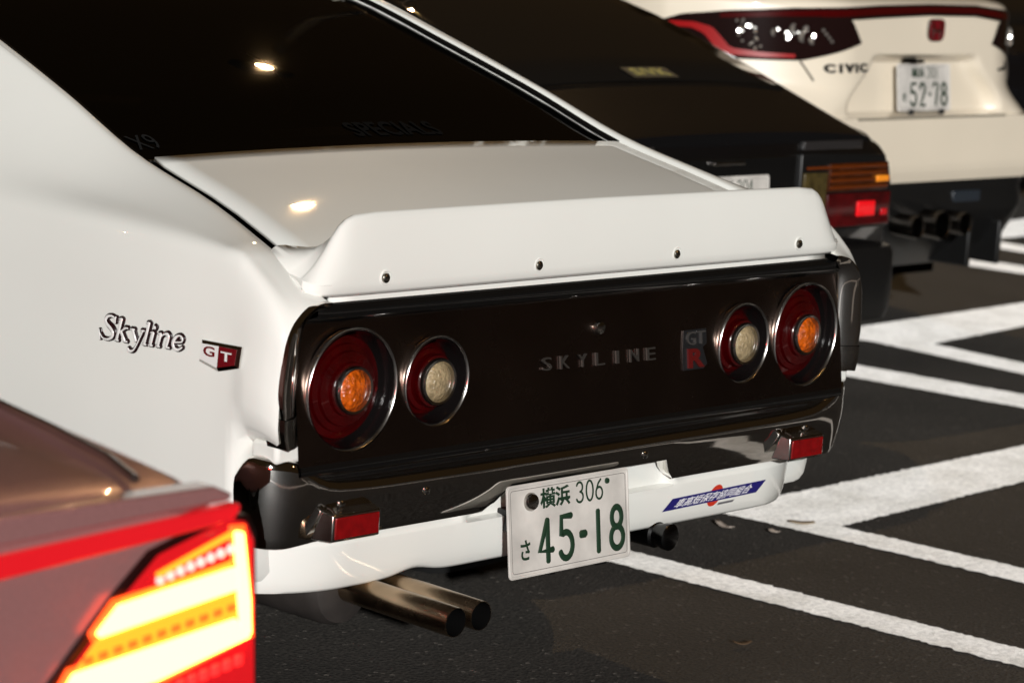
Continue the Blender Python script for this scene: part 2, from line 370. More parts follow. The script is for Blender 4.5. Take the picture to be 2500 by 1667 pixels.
# dark gutter under the panel gaps and window
def span(ylist, idx, inset, drop, crown, n=18):
    rows = []
    for y in ylist:
        x, z = edge(y, idx); xm = x-inset
        rows.append([(t*xm, y, z-drop+crown*(1-t*t)) for t in np.linspace(-1, 1, n)])
    return rows
mk('inner_shell', grid(span([.03, .1, .3, .5, .56], 11, -.004, .03, .0)), DARK, CP)
# trunk lid
lid = span([.055, .10, .18, .26, .34, .42, .48, .512], 10, .024, -.006, .010, 24)
rear = []
r0 = [q for q in lid[0]]
for dy, dz in ((-.052, -.070), (-.052, -.056), (-.050, -.030), (-.045, -.016), (-.030, -.008)):
    rear.append([(x*1.0, y+dy, z+dz) for x, y, z in r0])
lidf = grid(rear+lid)
mk('trunk_lid', lidf, WHITE, CP, ang=60, solid=.008)
# rear window, roof, windscreen, bonnet
win = mk('rear_window', grid(span([.522, .6, .7, .8, .9, 1.0, 1.1, 1.2, 1.27], 10, .004, .012, .018, 24)), GLASS, CP)
mk('window_trim', tube([(t*(edge(.518, 10)[0]-.006), .518, edge(.518, 10)[1]-.006+.014*(1-t*t)) for t in np.linspace(-1, 1, 30)], .0045, 8), GLOSSK, win)
for s in (-1, 1):
    mk('side_trim', tube([(s*(edge(y, 10)[0]-.004), y, edge(y, 10)[1]-.003) for y in np.arange(.525, 1.28, .05)], .006, 8), GLOSSK, win)
mk('roof', grid(span(list(np.arange(1.275, 2.3, .1)), 10, 0, .002, .03, 16)), WHITE, CP, ang=60)
mk('windscreen', grid(span([2.3, 2.45, 2.6, 2.75, 2.9], 10, 0, .004, .02, 16)), GLASSD, CP)
mk('bonnet', grid(span([2.93, 3.1, 3.4, 3.7, 4.0, 4.28], 10, 0, .004, .02, 16)), WHITE, CP)
mk('front_panel', grid([[(x, 4.29, z) for x in np.linspace(-.7, .7, 6)] for z in (.3, .5, .78)]), GLOSSK, CP)
for s in (-1, 1):
    rows = []
    for y in np.arange(1.45, 2.75, .1):
        P = cprof(y); a, b = P[7], P[8]
        t0, t1 = .02, .9
        rows.append([(s*(a[0]+(b[0]-a[0])*t+.006), y, a[1]+(b[1]-a[1])*t) for t in (t0, .35, .65, t1)])
    mk('side_window', grid(rows), GLASSD, CP)
# tail panel with lamp openings
def yp(z): return .134*(z-.70)
LB, LS = (.6225, .7002, .1029), (.4234, .6974, .0778)
cv = bpy.data.curves.new('t', 'CURVE'); cv.dimensions = '2D'; cv.fill_mode = 'BOTH'
def spl(pts):
    s = cv.splines.new('POLY'); s.points.add(len(pts)-1); s.use_cyclic_u = True
    for i, (x, y) in enumerate(pts): s.points[i].co = (x, y, 0, 1)
spl([(-.745, .585), (.745, .585), (.745, .812), (-.745, .812)])
for s in (-1, 1):
    for x, z, r in (LB, LS): spl(arc(s*x, z, r-.002, r-.002, 0, 360-9, 39))
tmp = bpy.data.objects.new('t', cv); COL.objects.link(tmp)
tm = tmp.evaluated_get(bpy.context.evaluated_depsgraph_get()).to_mesh()
pv = [(v.co.x, yp(v.co.y), v.co.y) for v in tm.vertices]; pf = [tuple(p.vertices) for p in tm.polygons]
bpy.data.objects.remove(tmp); bpy.data.curves.remove(cv)
panel = mk('tail_panel', (pv, pf), PANEL, CP, ang=20)
xs = np.linspace(-.742, .742, 40)
top_prof = [(.015, .811), (.010, .813), (.001, .819), (-.003, .827), (-.003, .836), (.0, .844), (.008, .849), (.03, .851)]
mk('panel_ledge', grid([[(x*(.925 if z > .84 else .955 if z > .826 else 1), y, z) for x in xs] for y, z in top_prof]), GLOSSK, CP, ang=60)
bot_prof = [(yp(.588)+.001, .590), (-.015, .586), (-.018, .579), (-.019, .571), (-.013, .566), (-.008, .558), (-.004, .545), (.006, .535)]
mk('lower_ledge', grid([[(x, y, z) for x in xs] for y, z in bot_prof]), GLOSSK, CP, ang=60)
# end caps of the tail panel
co = [(.694, .8515), (.712, .851), (.732, .846), (.752, .834), (.770, .814), (.782, .784), (.788, .74), (.790, .70), (.786, .668)]
ci = [(.690, .832), (.702, .832), (.714, .827), (.723, .818), (.729, .805), (.732, .78), (.735, .74), (.737, .70), (.736, .668)]
def capmesh(co, ci, s, n=4, dy=0):
    A = cr([(x, z, 0) for x, z in co], n); B = cr([(x, z, 0) for x, z in ci], n)
    rows = []
    for a, b in zip(A, B):
        rows.append([(s*(a[0]+.004), .02, a[1]+.001), (s*(a[0]+.003), -.012+dy, a[1]+.001), (s*a[0], -.018+dy, a[1]), (s*(a[0]-.004), -.019+dy, a[1]-.001)]
                    + [(s*(a[0]+(b[0]-a[0])*t), -.017+dy+.024*t*t+.0, a[1]+(b[1]-a[1])*t) for t in (.25, .5, .75, .92)]+[(s*b[0], .012, b[1]), (s*b[0], .03, b[1])])
    return grid(rows)
for s in (-1, 1):
    c = mk('end_cap', capmesh(co, ci, s), CHROME, CP, ang=40)
    mk('cap_foot', capmesh([(.787, .667), (.785, .64), (.779, .618)], [(.735, .667), (.733, .64), (.730, .618)], s, 3, -.003), CHROMED, c, ang=40)
# round tail lamps
def lamp_parts(Ro, big):
    k = Ro
    bez = lathe([(k-.001, -.006), (k+.0012, .002), (k+.0006, .0055), (k-.0012, .0072), (k-.0034, .006), (k-.0045, .002), (k-.0062, -.002)], 56)
    wall = lathe([(k-.006, .004), (k-.0075, -.012), (k-.009, -.024), (k-.0105, -.036)], 56)
    d = k-.0098
    rl = lathe([(d, -.034), (d-.004, -.0315), (d-.006, -.026), (d-.0075, -.0225), (d*.80, -.0205), (d*.78, -.0145), (d*.68, -.012), (d*.66, -.0065), (.046, -.004), (.044, .002), (.036, .003), (0, .003)], 56)
    ring = lathe([(.0400, .000), (.0408, .009), (.0385, .0135), (.035, .0125), (.0330, .008), (.0322, .004)], 40)
    cl = lathe([(.0325, .006), (.030, .0095), (.024, .0135), (.014, .0165), (.005, .0175), (0, .0178)], 32)
    return bez, wall, rl, ring, cl
for (x, z, r), lm, nm in ((LB, AMBER, 'amber'), (LS, CLEARL, 'clear')):
    first = None
    for s in (-1, 1):
        loc = (s*x, yp(z), z)
        if first is None:
            b, w, rl, ri, cl = lamp_parts(r, nm == 'amber')
            o = mk('tail_lamp', w, SMOKE, CP, loc=loc, ang=50)
            kids = [('bezel', b, RINGM), ('red_lens', rl, REDL), ('centre_ring', ri, RINGM), ('centre_lens', cl, lm)]
            first = (o, [mk(n, g, m, o, loc=loc, ang=50) for n, g, m in kids])
        else:
            o = dup(first[0], CP, loc)
            for c in first[1]: dup(c, o, loc)
        o['label'] = 'round red tail lamp with %s centre lens' % nm
# key cylinder, block lettering and badge on the panel
kc = mk('key_cylinder', lathe([(.0135, .0), (.0135, .004), (.011, .009), (.006, .0105), (0, .011)], 28, org=(.002, yp(.757), .757)), CHROMED, CP)
def onpanel(u, v, d): return (u, yp(v)-.0008-d, v)
LETM = mat('letter_metal', (.030, .027, .024), .3, coat=1)
xs_ = np.linspace(-.142, .146, 7)
for ch, x in zip('SKYLINE', xs_):
    t = fit(text(ch, .03, .002), .008 if ch == 'I' else .025, .023)
    mk('raised_letter', xf(t, lambda a, b, c: onpanel(x+a*1.0, .7015+b-(x*.016), c+.002)), LETM, CP, ang=30)
gb = mk('rear_badge', prism([(.240, .660), (.300, .660), (.312, .668), (.300, .700), (.312, .706), (.312, .734), (.244, .734), (.240, .70)], onpanel, 0, .002), mat('badge_backing', (.03, .03, .032), .3, .6), CP)
t = fit(text('GT', .03, .002), .056, .025); mk('badge_letter', xf(t, lambda a, b, c: onpanel(.277+a, .719+b, c+.004)), mat('letter_grey', (.045, .042, .04), .3, coat=1), gb)
t = fit(text('R', .03, .002, .001), .048, .036); mk('badge_letter', xf(t, lambda a, b, c: onpanel(.276+a, .682+b, c+.004)), mat('badge_r_red', (.085, .004, .004), .4, coat=1), gb)
# spoiler
def sp_sec(x):
    a = abs(x); e = max(0, (a-.60)/.105)
    zt = .992-.004*(x/.65)**2; dz = .893+.24*.0
    if a <= .652: pass
    top_in = 0
    return zt
sec = []
xsS = [-.727, -.722, -.715, -.708, -.700, -.685, -.668, -.655, -.642, -.625, -.58]+list(np.linspace(-.5, .5, 11))+[.58, .625, .642, .655, .668, .685, .700, .708, .715, .722, .727]
def deckh(y): return .8865+.243*y
rowsS = []
for x in xsS:
    a = abs(x)
    zt = interp([0, .60, .630, .648, .660, .674, .690, .705, .718, .727], [.9935, .990, .985, .976, .964, .944, .920, .900, .884, .876], a)
    yf = interp([0, .55, .62, .66, .69, .718, .727], [.075, .075, .082, .10, .112, .112, .100], a)      # how far the foot runs forward
    yb = interp([0, .64, .69, .712, .722, .727], [-.012, -.010, -.007, .001, .010, .018], a)
    zb = interp([0, .69, .715, .727], [.858, .857, .858, .864], a)
    h = zt-zb; zf = deckh(yf)+.010-.012*max(0, (a-.705)/.022)
    ytop = .014-.004
    P = [(.012, zb+.002), (yb+.006, zb), (yb+.001, zb+.006), (yb, zb+.02), (yb-.001+.004*.3, zb+h*.35), (yb+.006, zb+h*.65), (yb+.013, zb+h*.88), (yb+.0175, zt-.004), (yb+.022, zt), (yb+.028, zt-.002), (yb+.034, zt-h*.10),
         (yb+.040+.1*(yf-.06), zt-(zt-zf)*.45), (yb+.052+.3*(yf-.06), zt-(zt-zf)*.78), (yf-.006, zf+.004), (yf, zf-.004), (.03, deckh(.03)-.012)]
    rowsS.append([(x, y, z) for y, z in P])
V, F = grid(rowsS, cv=True); m_ = len(rowsS[0]); F += [tuple(range(m_)), tuple(range((len(rowsS)-1)*m_, len(rowsS)*m_))]
spo = mk('spoiler', (V, F), WHITE, CP, ang=62)
for x in (-.567, -.190, .190, .567):
    bz = .8835
    c = mk('spoiler_bolt', lathe([(.0125, -.004), (.0125, .0008), (.011, .0014), (.0095, .0006), (.0085, -.0005)], 24, org=(x, -.0112, bz)), WHITE, spo)
    mk('bolt_head', lathe([(.0085, -.001), (.0082, .0022), (.006, .0042), (.003, .0048), (0, .005)], 20, org=(x, -.0112, bz-.001)), STEEL, c)
# bumper
def plan(flat, rx, ry, y0, yend, n=12):
    pts = []
    for s in (-1, 1):
        c = [(s*(flat+rx*math.sin(t)), y0+ry*(1-math.cos(t))) for t in np.linspace(0, math.pi/2, n)]
        e = [(s*(flat+rx), y) for y in np.linspace(y0+ry, yend, 3)[1:]]
        side = c+e
        pts.append(side if s == 1 else side[::-1])
    mid = [(x, y0) for x in np.linspace(-flat, flat, 61)[1:-1]]
    return pts[0]+mid+pts[1]
def sweep(path, profile):
    rows = []; n = len(path)
    for i, (x, y) in enumerate(path):
        a, b = path[max(i-1, 0)], path[min(i+1, n-1)]; t = np.array([b[0]-a[0], b[1]-a[1]]); t /= np.linalg.norm(t); nx, ny = t[1], -t[0]
        rows.append([(x+nx*o, y+ny*o, z) for o, z in profile(x, y)])
    return rows
def ztop(x): return interp([0, .52, .655, .70, .735, .765, .81], [.546, .548, .554, .570, .590, .598, .602], abs(x))
def zbot(x, y):
    if abs(x+.0) < .232: return .492
    if abs(x) < .246: return .492-(abs(x)-.232)/.014*.045
    return interp([-.03, .02, .1, .2], [.447, .448, .456, .462], y)
def bprof(x, y):
    e = max(0, (y-.035)/.03)**2
    zt, zb = ztop(x)-.022*e, zbot(x, y)+.02*e
    k = 1-.45*min(1, max(0, (abs(x)-.66)/.1))
    f = lambda z: -.034*k*max(0, (.545-z)/.1)**1.6
    L = [(-.04, zt-.014), (-.026, zt-.003), (-.016, zt), (-.009, zt-.0015), (-.004, zt-.005), (-.0012, zt-.011), (0, zt-.019)]
    for t in (.15, .3, .45, .6, .75, .88, .96): z = zt-.019+(zb+.003-zt+.019)*t; L.append((f(z), z))
    L += [(f(zb)-.0025, zb), (f(zb)-.03, zb+.006)]
    return L
bp = plan(.722, .084, .070, -.017, .070)
bump = mk('bumper', grid(sweep(bp, bprof)), CHROME, CP, ang=55)
def bump_y(z): return -.017+.034*max(0, (.545-z)/.1)**1.6
for x in (-.64, -.44, .14, .64):
    z = .512
    mk('bumper_bolt', lathe([(.008, -.002), (.0075, .0025), (.004, .005), (0, .0055)], 20, org=(x, bump_y(z), z)), CHROMED, bump)
for s in (-1, 1): mk('corner_filler', box(*sorted((s*.700, s*.782)), -.002, .06, .590, .625), WHITE, CP, bev=.008)
# red reflectors on chrome feet
for s in (-1, 1):
    xc = s*.621
    wv = [(xc-.054, -.031, .456), (xc+.054, -.031, .456), (xc+.054, -.031, .501), (xc-.054, -.031, .501), (xc-.075*1, .0, .458), (xc+.058, .0, .458), (xc+.058, -.01, .506), (xc-.062, -.01, .506)]
    h = mk('side_reflector', (wv, [(0, 1, 2, 3), (4, 7, 6, 5), (0, 4, 5, 1), (3, 2, 6, 7), (0, 3, 7, 4), (1, 5, 6, 2)]), CHROMED, CP, bev=.0025, seg=2)
    mk('reflector_lens', box(xc-.0500, xc+.0500, -.0335, -.029, .4605, .4965), REDREF, h, bev=.0012, seg=2)
    mk('housing_screw', tube([(xc-.050, -.030, .5025), (xc-.050, -.024, .508), (xc-.053, -.014, .511)], .0022, 8), CHROMED, h)
    h['label'] = 'rectangular red reflector in chrome housing on the bumper'
# valance
def yv(x, z):
    a = abs(x); e = 0
    if a > .57: q = min((a-.57)/.222, .999); e = .20*(1-math.sqrt(1-q*q))
    rec = .018*(1 if a < .27 else max(0, 1-(a-.27)/.02)) if z > .43 else 0
    tuck = .07*min(1, max(0, (z-.440)/.03))*min(1, max(0, (a-.29)/.03))
    return .030+.012*((.45-z)/.1)**2*(1 if z < .45 else -0.2)+e+rec+tuck
ang = np.linspace(0, math.pi/2*.985, 22)
vx = sorted([-(.57+.222*math.sin(t)) for t in ang]+list(np.linspace(-.56, .56, 75))+[(.57+.222*math.sin(t)) for t in ang])
def zvb(x): return .349+.006*math.exp(-((x+.52)/.12)**2)*0-.0+(.012*math.exp(-((x+.40)/.05)**2))
rowsV = []
for x in vx:
    zb = zvb(x)
    rowsV.append([(x, .11+yv(x, .36)-.03, zb+.004), (x, yv(x, zb)+.012, zb-.001), (x, yv(x, zb)+.004, zb), (x, yv(x, zb)+.0005, zb+.005)]+[(x, yv(x, z), z) for z in (.37, .385, .40, .415, .428, .432, .445, .46, .48, .52)])
rowsV = [[(x, y, max(z, zb_+.006) if j >= 4 else z) for j, (x, y, z) in enumerate(r)] for r, zb_ in zip(rowsV, [zvb(x) for x in vx])]
val = mk('valance', grid(rowsV), WHITE, CP, ang=50)
# licence plate
def plate(name, parent, cx, cy, cz, tilt, rows, kana, nums, dirt=True, scale=1, zoff=0):
    ct, st = math.cos(tilt), math.sin(tilt)
    def to3(u, v, d): return (cx+u, cy+v*st-d*ct, cz+v*ct+d*st*1.0)
    W_, H_ = .165, .0825
    nr = Vector((0, -ct, st))
    rr = .008
    def rrect(w, h, r): return [p for (sx, sy, a0) in ((1, 1, 0), (-1, 1, 90), (-1, -1, 180), (1, -1, 270)) for p in arc(sx*(w-r), sy*(h-r), r, r, a0, a0+90, 5)]
    pl = mk(name, prism(rrect(W_, H_, rr), to3, -.001, .001), PLATEM, parent, ang=30)
    rim = tube([to3(u, v, .0012) for u, v in rrect(W_-.003, H_-.003, rr)]+[to3(*rrect(W_-.003, H_-.003, rr)[0], .0012)], .0022, 8, False, (nr, .6))
    mk('plate_rim', rim, PLATEM, pl)
    gp = rrect(W_-.0095, H_-.0095, .006)
    mk('plate_groove', tube([to3(u, v, .0008) for u, v in gp]+[to3(*gp[0], .0008)], .0007, 6, False), mat('plate_groove_grey', (.16, .15, .14), .8), pl)  # thin grey line set along the inside of the rim
    def put(spec, v0, hh, hw):
        L = []
        for ch, x, w in spec:
            for st_ in DIG[ch]: L.append(([(x+p[0]*w, v0+p[1]*hh) for p in st_], hw*(1.2 if ch == '-' else 1)))
        return L
    mk('plate_digits', strokes(put(*nums), lambda u, v, d: to3(u, v, d+.001), nr, .3), PGREEN, pl)
    mk('plate_class_number', strokes(put(*rows[:4]), lambda u, v, d: to3(u, v, d+.001), nr, .3, 6), PGREEN, pl)
    t = fit(text(rows[4], .04, .0004, .0010), rows[6], rows[7]); mk('plate_office_name', xf(t, lambda a, b, c: to3(rows[5]+a, rows[1]+rows[2]*.5+b, c+.0016)), PGREEN, pl)
    t = fit(text(kana[0], .04, .0004, .0008), kana[3], kana[4]); mk('plate_kana', xf(t, lambda a, b, c: to3(kana[1]+a, kana[2]+b, c+.0016)), PGREEN, pl)
    return pl, to3
pl, to3 = plate('licence_plate', CP, -.0785, -.027, .4143, .1324,
    ([('3', .020, .0185), ('0', .047, .0185), ('6', .073, .0185)], .0335, .036, .0024, '横浜', -.038, .080, .036),
    ('さ', -.121, -.034, .025, .036),
    ([('4', -.083, .036), ('5', -.028, .035), ('-', .026, .018), ('1', .062, .03), ('8', .112, .034)], -.062, .075, .0062))
# plate: nothing may float: seal, second bolt, bracket, lower clips
mk('seal_cap', lathe([(.0165, 0), (.0165, .004), (.0135, .009), (.007, .0105), (0, .0108)], 28, axis=(0, -1, .13), org=to3(-.1045, .050, .001)), CHROMED, pl)
mk('plate_bolt', lathe([(.0055, 0), (.005, .003), (.002, .0035), (0, .003)], 20, axis=(0, -1, .13), org=to3(.104, .064, .001)), PGREEN, pl)
mk('plate_bracket', join(box(-.19, .03, -.018, .07, .40, .44), box(-.13, -.11, -.03, .02, .325, .335), box(.0, .03, -.03, .02, .325, .335)), BLACKPL, pl, bev=.002)
# flag style sticker on the valance
def onval(u, v, d): return (u, yv(u, v)-.0008-d, v)
def dec(u, v):     # skewed strip, u 0..1 along, v 0..1 up
    return (.262+.292*u+.026*v, .3790+.0045*u+.0235*v)
def patch(nu, nv, f, d):
    return grid([[onval(*f(i/nu, j/nv), d) for i in range(nu+1)] for j in range(nv+1)])
stk = mk('strip_sticker', patch(30, 3, dec, .0006), DECALB, val)
dc = dec(.5, .5)
disc = [[onval(dc[0]+r*.021*math.cos(a)+r*.018*math.sin(a)*.35, dc[1]+r*.0215*math.sin(a), .0002) for a in np.linspace(0, 2*math.pi, 33)] for r in (0.01, .5, 1)]
mk('sticker_disc', grid(disc), DECALR, stk)
t = fit(text('車高短保存協同組合', .04, .0, .0006), .80, .74)
mk('sticker_lettering', xf(t, lambda a, b, c: onval(*dec(.49+a, .5+b), .0012)), DECALW, stk)
mk('sticker_small_print', patch(8, 1, lambda u, v: dec(.62+.17*u, -.42+.2*v), .0008), DECALG, stk)
# side script and shield badge
def side_x(y, z):
    P = dense(cprof(y)); zs_ = [p[1] for p in P]
    for a, b in zip(P[:-1], P[1:]):
        if a[1] <= z <= b[1] and a[0] > .7: return a[0]+(b[0]-a[0])*(z-a[1])/(b[1]-a[1]+1e-9)
    return .82
SPC = {}
def sxz(P, z):
    for a, b in zip(P[:-1], P[1:]):
        if a[1] <= z <= b[1] and a[0] > .7: return a[0]+(b[0]-a[0])*(z-a[1])/(b[1]-a[1]+1e-9)
    return .81
def onside(u, v, d):
    k = round(u, 3)
    if k not in SPC: SPC[k] = dense(cprof(k), 6)
    return (-sxz(SPC[k], v)-.0016-d, u, v)
def scr(p): return (.391-p[0]*.203, .7405+p[0]*.010+p[1]*.190)
def sc_lines(extra, wk):
    T, t_ = .0031*wk+extra, .0014*wk+extra
    Ls = []
    def S_(pts, w, smooth=True):
        P = [scr(p) for p in pts]
        if smooth and len(P) > 2: P = [tuple(q) for q in cr(P, 5)]
        Ls.append((P, w))
    S_([(.196, .150), (.190, .188), (.150, .207), (.100, .198), (.078, .165), (.100, .130), (.150, .098), (.175, .060), (.158, .018), (.110, -.003), (.055, .004), (.018, .040)], [t_, t_, T*.7, T, T*1.15, T*1.3, T*1.1, T*.7, t_, t_])
    S_([(.004, .075), (.022, -.012)], t_); S_([(.200, .205), (.192, .150)], t_)
    S_([(.272, .195), (.222, .004)], T); S_([(.240, .190), (.272, .196)], t_); S_([(.200, .002), (.245, .002)], t_)
    S_([(.245, .065), (.300, .105), (.332, .120)], t_); S_([(.305, .120), (.352, .120)], t_)
    S_([(.270, .085), (.318, .008)], T); S_([(.300, .002), (.350, .002)], t_)
    S_([(.408, .115), (.452, .02)], T); S_([(.382, .118), (.432, .118)], t_)
    S_([(.528, .115), (.470, .0), (.428, -.062), (.385, -.075), (.362, -.058)], [t_, t_, t_*1.1, T*.8, T]); S_([(.500, .118), (.546, .118)], t_)
    S_([(.598, .195), (.550, .004)], T); S_([(.566, .190), (.600, .196)], t_); S_([(.528, .002), (.574, .002)], t_)
    S_([(.650, .115), (.622, .004)], T); S_([(.620, .112), (.652, .118)], t_); S_([(.600, .002), (.646, .002)], t_); S_([(.660, .160), (.668, .163)], T*1.1)
    S_([(.736, .115), (.706, .004)], T); S_([(.704, .112), (.738, .118)], t_); S_([(.684, .002), (.728, .002)], t_)
    S_([(.722, .070), (.762, .110), (.806, .116), (.822, .090), (.800, .010)], [t_, t_, T, T, T]); S_([(.790, .002), (.836, .002)], t_)
    S_([(.888, .058), (.965, .068), (.972, .100), (.938, .120), (.895, .095), (.874, .050), (.888, .008), (.930, -.004), (.975, .022)], [t_, t_, T*.8, t_, T, T*1.1, T, T*.7, t_])
    return Ls
sb = mk('script_badge', strokes(sc_lines(.0030, 1), lambda u, v, d: onside(u-.0006, v+.0008, d+.001), (-1, 0, 0), .6, 8), BADGEK, CP)
mk('script_lettering', strokes(sc_lines(0, .95), lambda u, v, d: onside(u, v, d+.0042), (-1, 0, 0), .5, 8), BADGEW, sb)
_bx = onside(.105, .752, 0)[0]; _bu = (onside(.150, .752, 0)[0]-onside(.062, .752, 0)[0])/.088; _bv = (onside(.105, .772, 0)[0]-onside(.105, .732, 0)[0])/.04
def onbadge(u, v, d): return (_bx-.0022+_bu*(u-.105)+_bv*(v-.752)-d, u, v)
out = [(.151, .7735), (.060, .7755), (.0645, .7405), (.110, .7285), (.155, .7385)]
inn = [(.146, .7690), (.066, .7705), (.0695, .7445), (.110, .7345), (.149, .7430)]
nb = len(out)
V = [onbadge(u, v, 0) for u, v in out]+[onbadge(u, v, .003) for u, v in out]+[onbadge(u, v, .0075) for u, v in inn]
F = [(i, (i+1) % nb, nb+(i+1) % nb, nb+i) for i in range(nb)]+[(nb+i, nb+(i+1) % nb, 2*nb+(i+1) % nb, 2*nb+i) for i in range(nb)]+[tuple(range(2*nb, 3*nb))]
shb = mk('shield_badge', (V, F), CHROME, CP, ang=10)
mk('badge_field', prism([(.146, .7690), (.108, .7698), (.1085, .7348), (.1105, .7345), (.149, .7430)], onbadge, .0072, .0082), BADGEW, shb)
mk('badge_field', prism([(.107, .7698), (.066, .7705), (.0695, .7445), (.1085, .7348)], onbadge, .0072, .0082), BADGER, shb)
t = fit(text('G', .03, .0003, .0006), .026, .0165); mk('badge_letter', xf(t, lambda a, b, c: onbadge(.128-a, .7585+b, .0088+c)), BADGER, shb)
t = fit(text('T', .03, .0003, .0004), .024, .0150); mk('badge_letter', xf(t, lambda a, b, c: onbadge(.089-a, .7555+b, .0088+c)), BADGEW, shb)
# exhaust
for (x, z, y0) in ((-.495, .322, -.145), (-.428, .322, -.140)):
    V, F = lathe([(.0255, .32), (.0258, 0), (.0252, -.004)], 28, axis=(0, 1, .02), org=(x, y0, z))
    V2, F2 = lathe([(.0252, -.004), (.0243, -.0042), (.0242, -.003)], 28, axis=(0, 1, .02), org=(x, y0, z))
    ep = mk('exhaust_pipe', join((V, F), (V2, F2)), BRASSY, CP)
    mk('pipe_bore', lathe([(.0243, -.0035), (.0228, .0), (.0222, .12), (0, .12)], 24, axis=(0, 1, .02), org=(x, y0, z)), DARK, ep)
mk('muffler', lathe([(0, .075), (.045, .075), (.062, .082), (.068, .095), (.070, .11), (.070, .70), (.05, .72), (0, .72)], 36, axis=(0, 1, 0), org=(-.50, .03, .325)), RUST, CP)
mk('tow_eye', join(lathe([(.0, -.014), (.020, -.014), (.026, -.010), (.026, .0), (.022, .012), (.022, .02), (.027, .024), (.027, .15), (0, .15)], 28, axis=(0, 1, 0), org=(.262, .02, .335))), mat('dark_steel', (.06, .06, .06), .25, 1), CP)
mk('underbody', join(box(-.70, .70, .55, 4.2, .29, .40), box(-.66, .66, .10, .3, .40, .82)), DARK, CP)
mk('tail_floor', box(-.66, .66, .08, .55, .84, .87), DARK, CP)
# wheels
def wheel(parent, x, y, r, w):
    s = 1 if x > 0 else -1
    o = mk('wheel', lathe([(r*.6, -w/2), (r*.92, -w/2), (r, -w/2+.03), (r, w/2-.03), (r*.92, w/2), (r*.6, w/2)], 40, axis=(s, 0, 0), org=(x, y, r)), TYRE, parent)
    mk('rim', lathe([(r*.62, w/2-.005), (r*.58, w/2+.002), (r*.5, w/2-.05), (r*.2, w/2-.03), (0, w/2-.02)], 30, axis=(s, 0, 0), org=(x, y, r)), ALLOY, o)
for x in (-.70, .70):
    for y in (1.02, 3.63): wheel(CP, x, y, .30, .19)
# cabin: parcel shelf, seats
cab = mk('parcel_shelf', grid([[(t*(edge(y, 11)[0]-.01), y, .955+.02*(y-.5)) for t in np.linspace(-1, 1, 6)] for y in (.53, .7, .9, 1.0)]), SEATM, CP)
mk('rear_seat', join(box(-.55, .55, 1.0, 1.12, .50, .97), box(-.55, .55, 1.1, 1.6, .45, .55)), SEATM, CP, bev=.03)
for x in (-.30, .34):
    mk('front_seat', join(box(x-.22, x+.22, 1.75, 1.87, .45, 1.02), box(x-.12, x+.12, 1.78, 1.86, 1.06, 1.22), box(x-.22, x+.22, 1.85, 2.35, .42, .55)), SEATM, CP, bev=.03)
mk('cabin_floor', box(-.70, .70, 1.0, 2.9, .40, .44), DARK, CP)
lin = []
for y in (.56, .8, 1.0, 1.2, 1.32, 1.6, 2.0, 2.3, 2.6, 2.85):
    P = cprof(y); zc = P[10][1]-.03
    half = [(.74, .80), (P[7][0]-.03, P[7][1]), (P[8][0]-.03, P[8][1]-.02), (P[11][0]-.012, P[11][1]-.005)]
    lin.append((y, half, zc))
for s_ in (-1, 1): mk('cabin_lining', grid([[(s_*x, y, z) for x, z in h] for y, h, zc in lin]), DARK, CP)
mk('headlining', grid([[(t*h[3][0], y, zc) for t in np.linspace(-1, 1, 7)] for y, h, zc in lin if 1.3 < y < 2.35]), DARK, CP)
# ghost lettering on the rear glass
def onwin(u, v, d):
    y = .535+v
    x10, z10 = edge(y, 10); xm = x10-.004
    return (u, y-d*.33, z10-.012+.018*(1-(u/xm)**2)+d*.94+.0015)
def gtext(s, u0, u1, v0, h, off, shear=0):
    t = fit(text(s, .05, 0, off), abs(u1-u0), h)
    return xf(t, lambda a, b, c: onwin((u0+u1)/2+a*(1 if u1 > u0 else -1), v0+b, .0005+c))
mk('glass_lettering', gtext('SPECIALS', -.075, .165, .058, .055, .0012), GHOST, win)
mk('glass_lettering', gtext('X9', -.605, -.548, .062, .05, 0), mat('ghost_outline', (.016, .016, .016), 1, spec=0), win)

# ================================================================ black fastback beside the coupe
def copy_tree(o, parent, off):
    c = o.copy(); COL.objects.link(c); c.parent = None
    if parent is None: c.location = Vector(o.location)+Vector(off); WM[c.name] = Matrix.Translation(c.location)
    else:
        WM[c.name] = Matrix.Translation(Vector(off))@WM[o.name]
        c.parent = parent; c.matrix_parent_inverse = WM[o.parent.name].inverted()
    for ch in o.children:
        if not ch.name.startswith('tail_lamp'): copy_tree(ch, c, off)
    return c
BX, BY = 2.29, 1.50
BK = thing('parked_fastback', 'black fastback with amber and red block tail lamp behind the white coupe', 'car', (BX, BY+2.1, 0))
def bk_prof(y):
    t = y-BY
    xr = interp([0, .02, .06, .15, .5, 1.2, 4.2], [.775, .805, .825, .835, .845, .85, .80], t)
    zb = interp([0, .1, .5, 4.2], [.34, .33, .26, .24], t)
    zh = interp([-.05, 0, .06, 1.0, 1.25, 1.9, 2.6, 2.9, 4.2], [.86, .882, .905, 1.225, 1.265, 1.275, .97, .92, .80], t)
    xh = interp([0, .5, 1.2, 1.9, 2.6, 4.2], [.655, .63, .585, .57, .64, .68], t)
    sh = interp([0, .05, .2, 2.8, 4.2], [.865, .882, .90, .90, .76], t)
    dip = interp([0, .04, .12], [.04, .012, 0], t)
    H = [(xr-.07, zb), (xr-.02, zb+.03), (xr, zb+.16), (xr, .62), (xr-.006, .74), (xr-.016, .81), (xr-.04, sh-.03-dip*.4), (xr-.085, sh-.006-dip*.6)]
    k0, k1 = (xr-.115, min(sh+.004, zh+.02)), (xh, zh-.006)
    H += [k0, ((k0[0]+k1[0])/2, (k0[1]+k1[1])/2), (xh+.015, zh-.014), (xh, zh-.003), (xh*.9, zh+.004), (xh*.5, zh+.016), (0, zh+.02)]
    return H
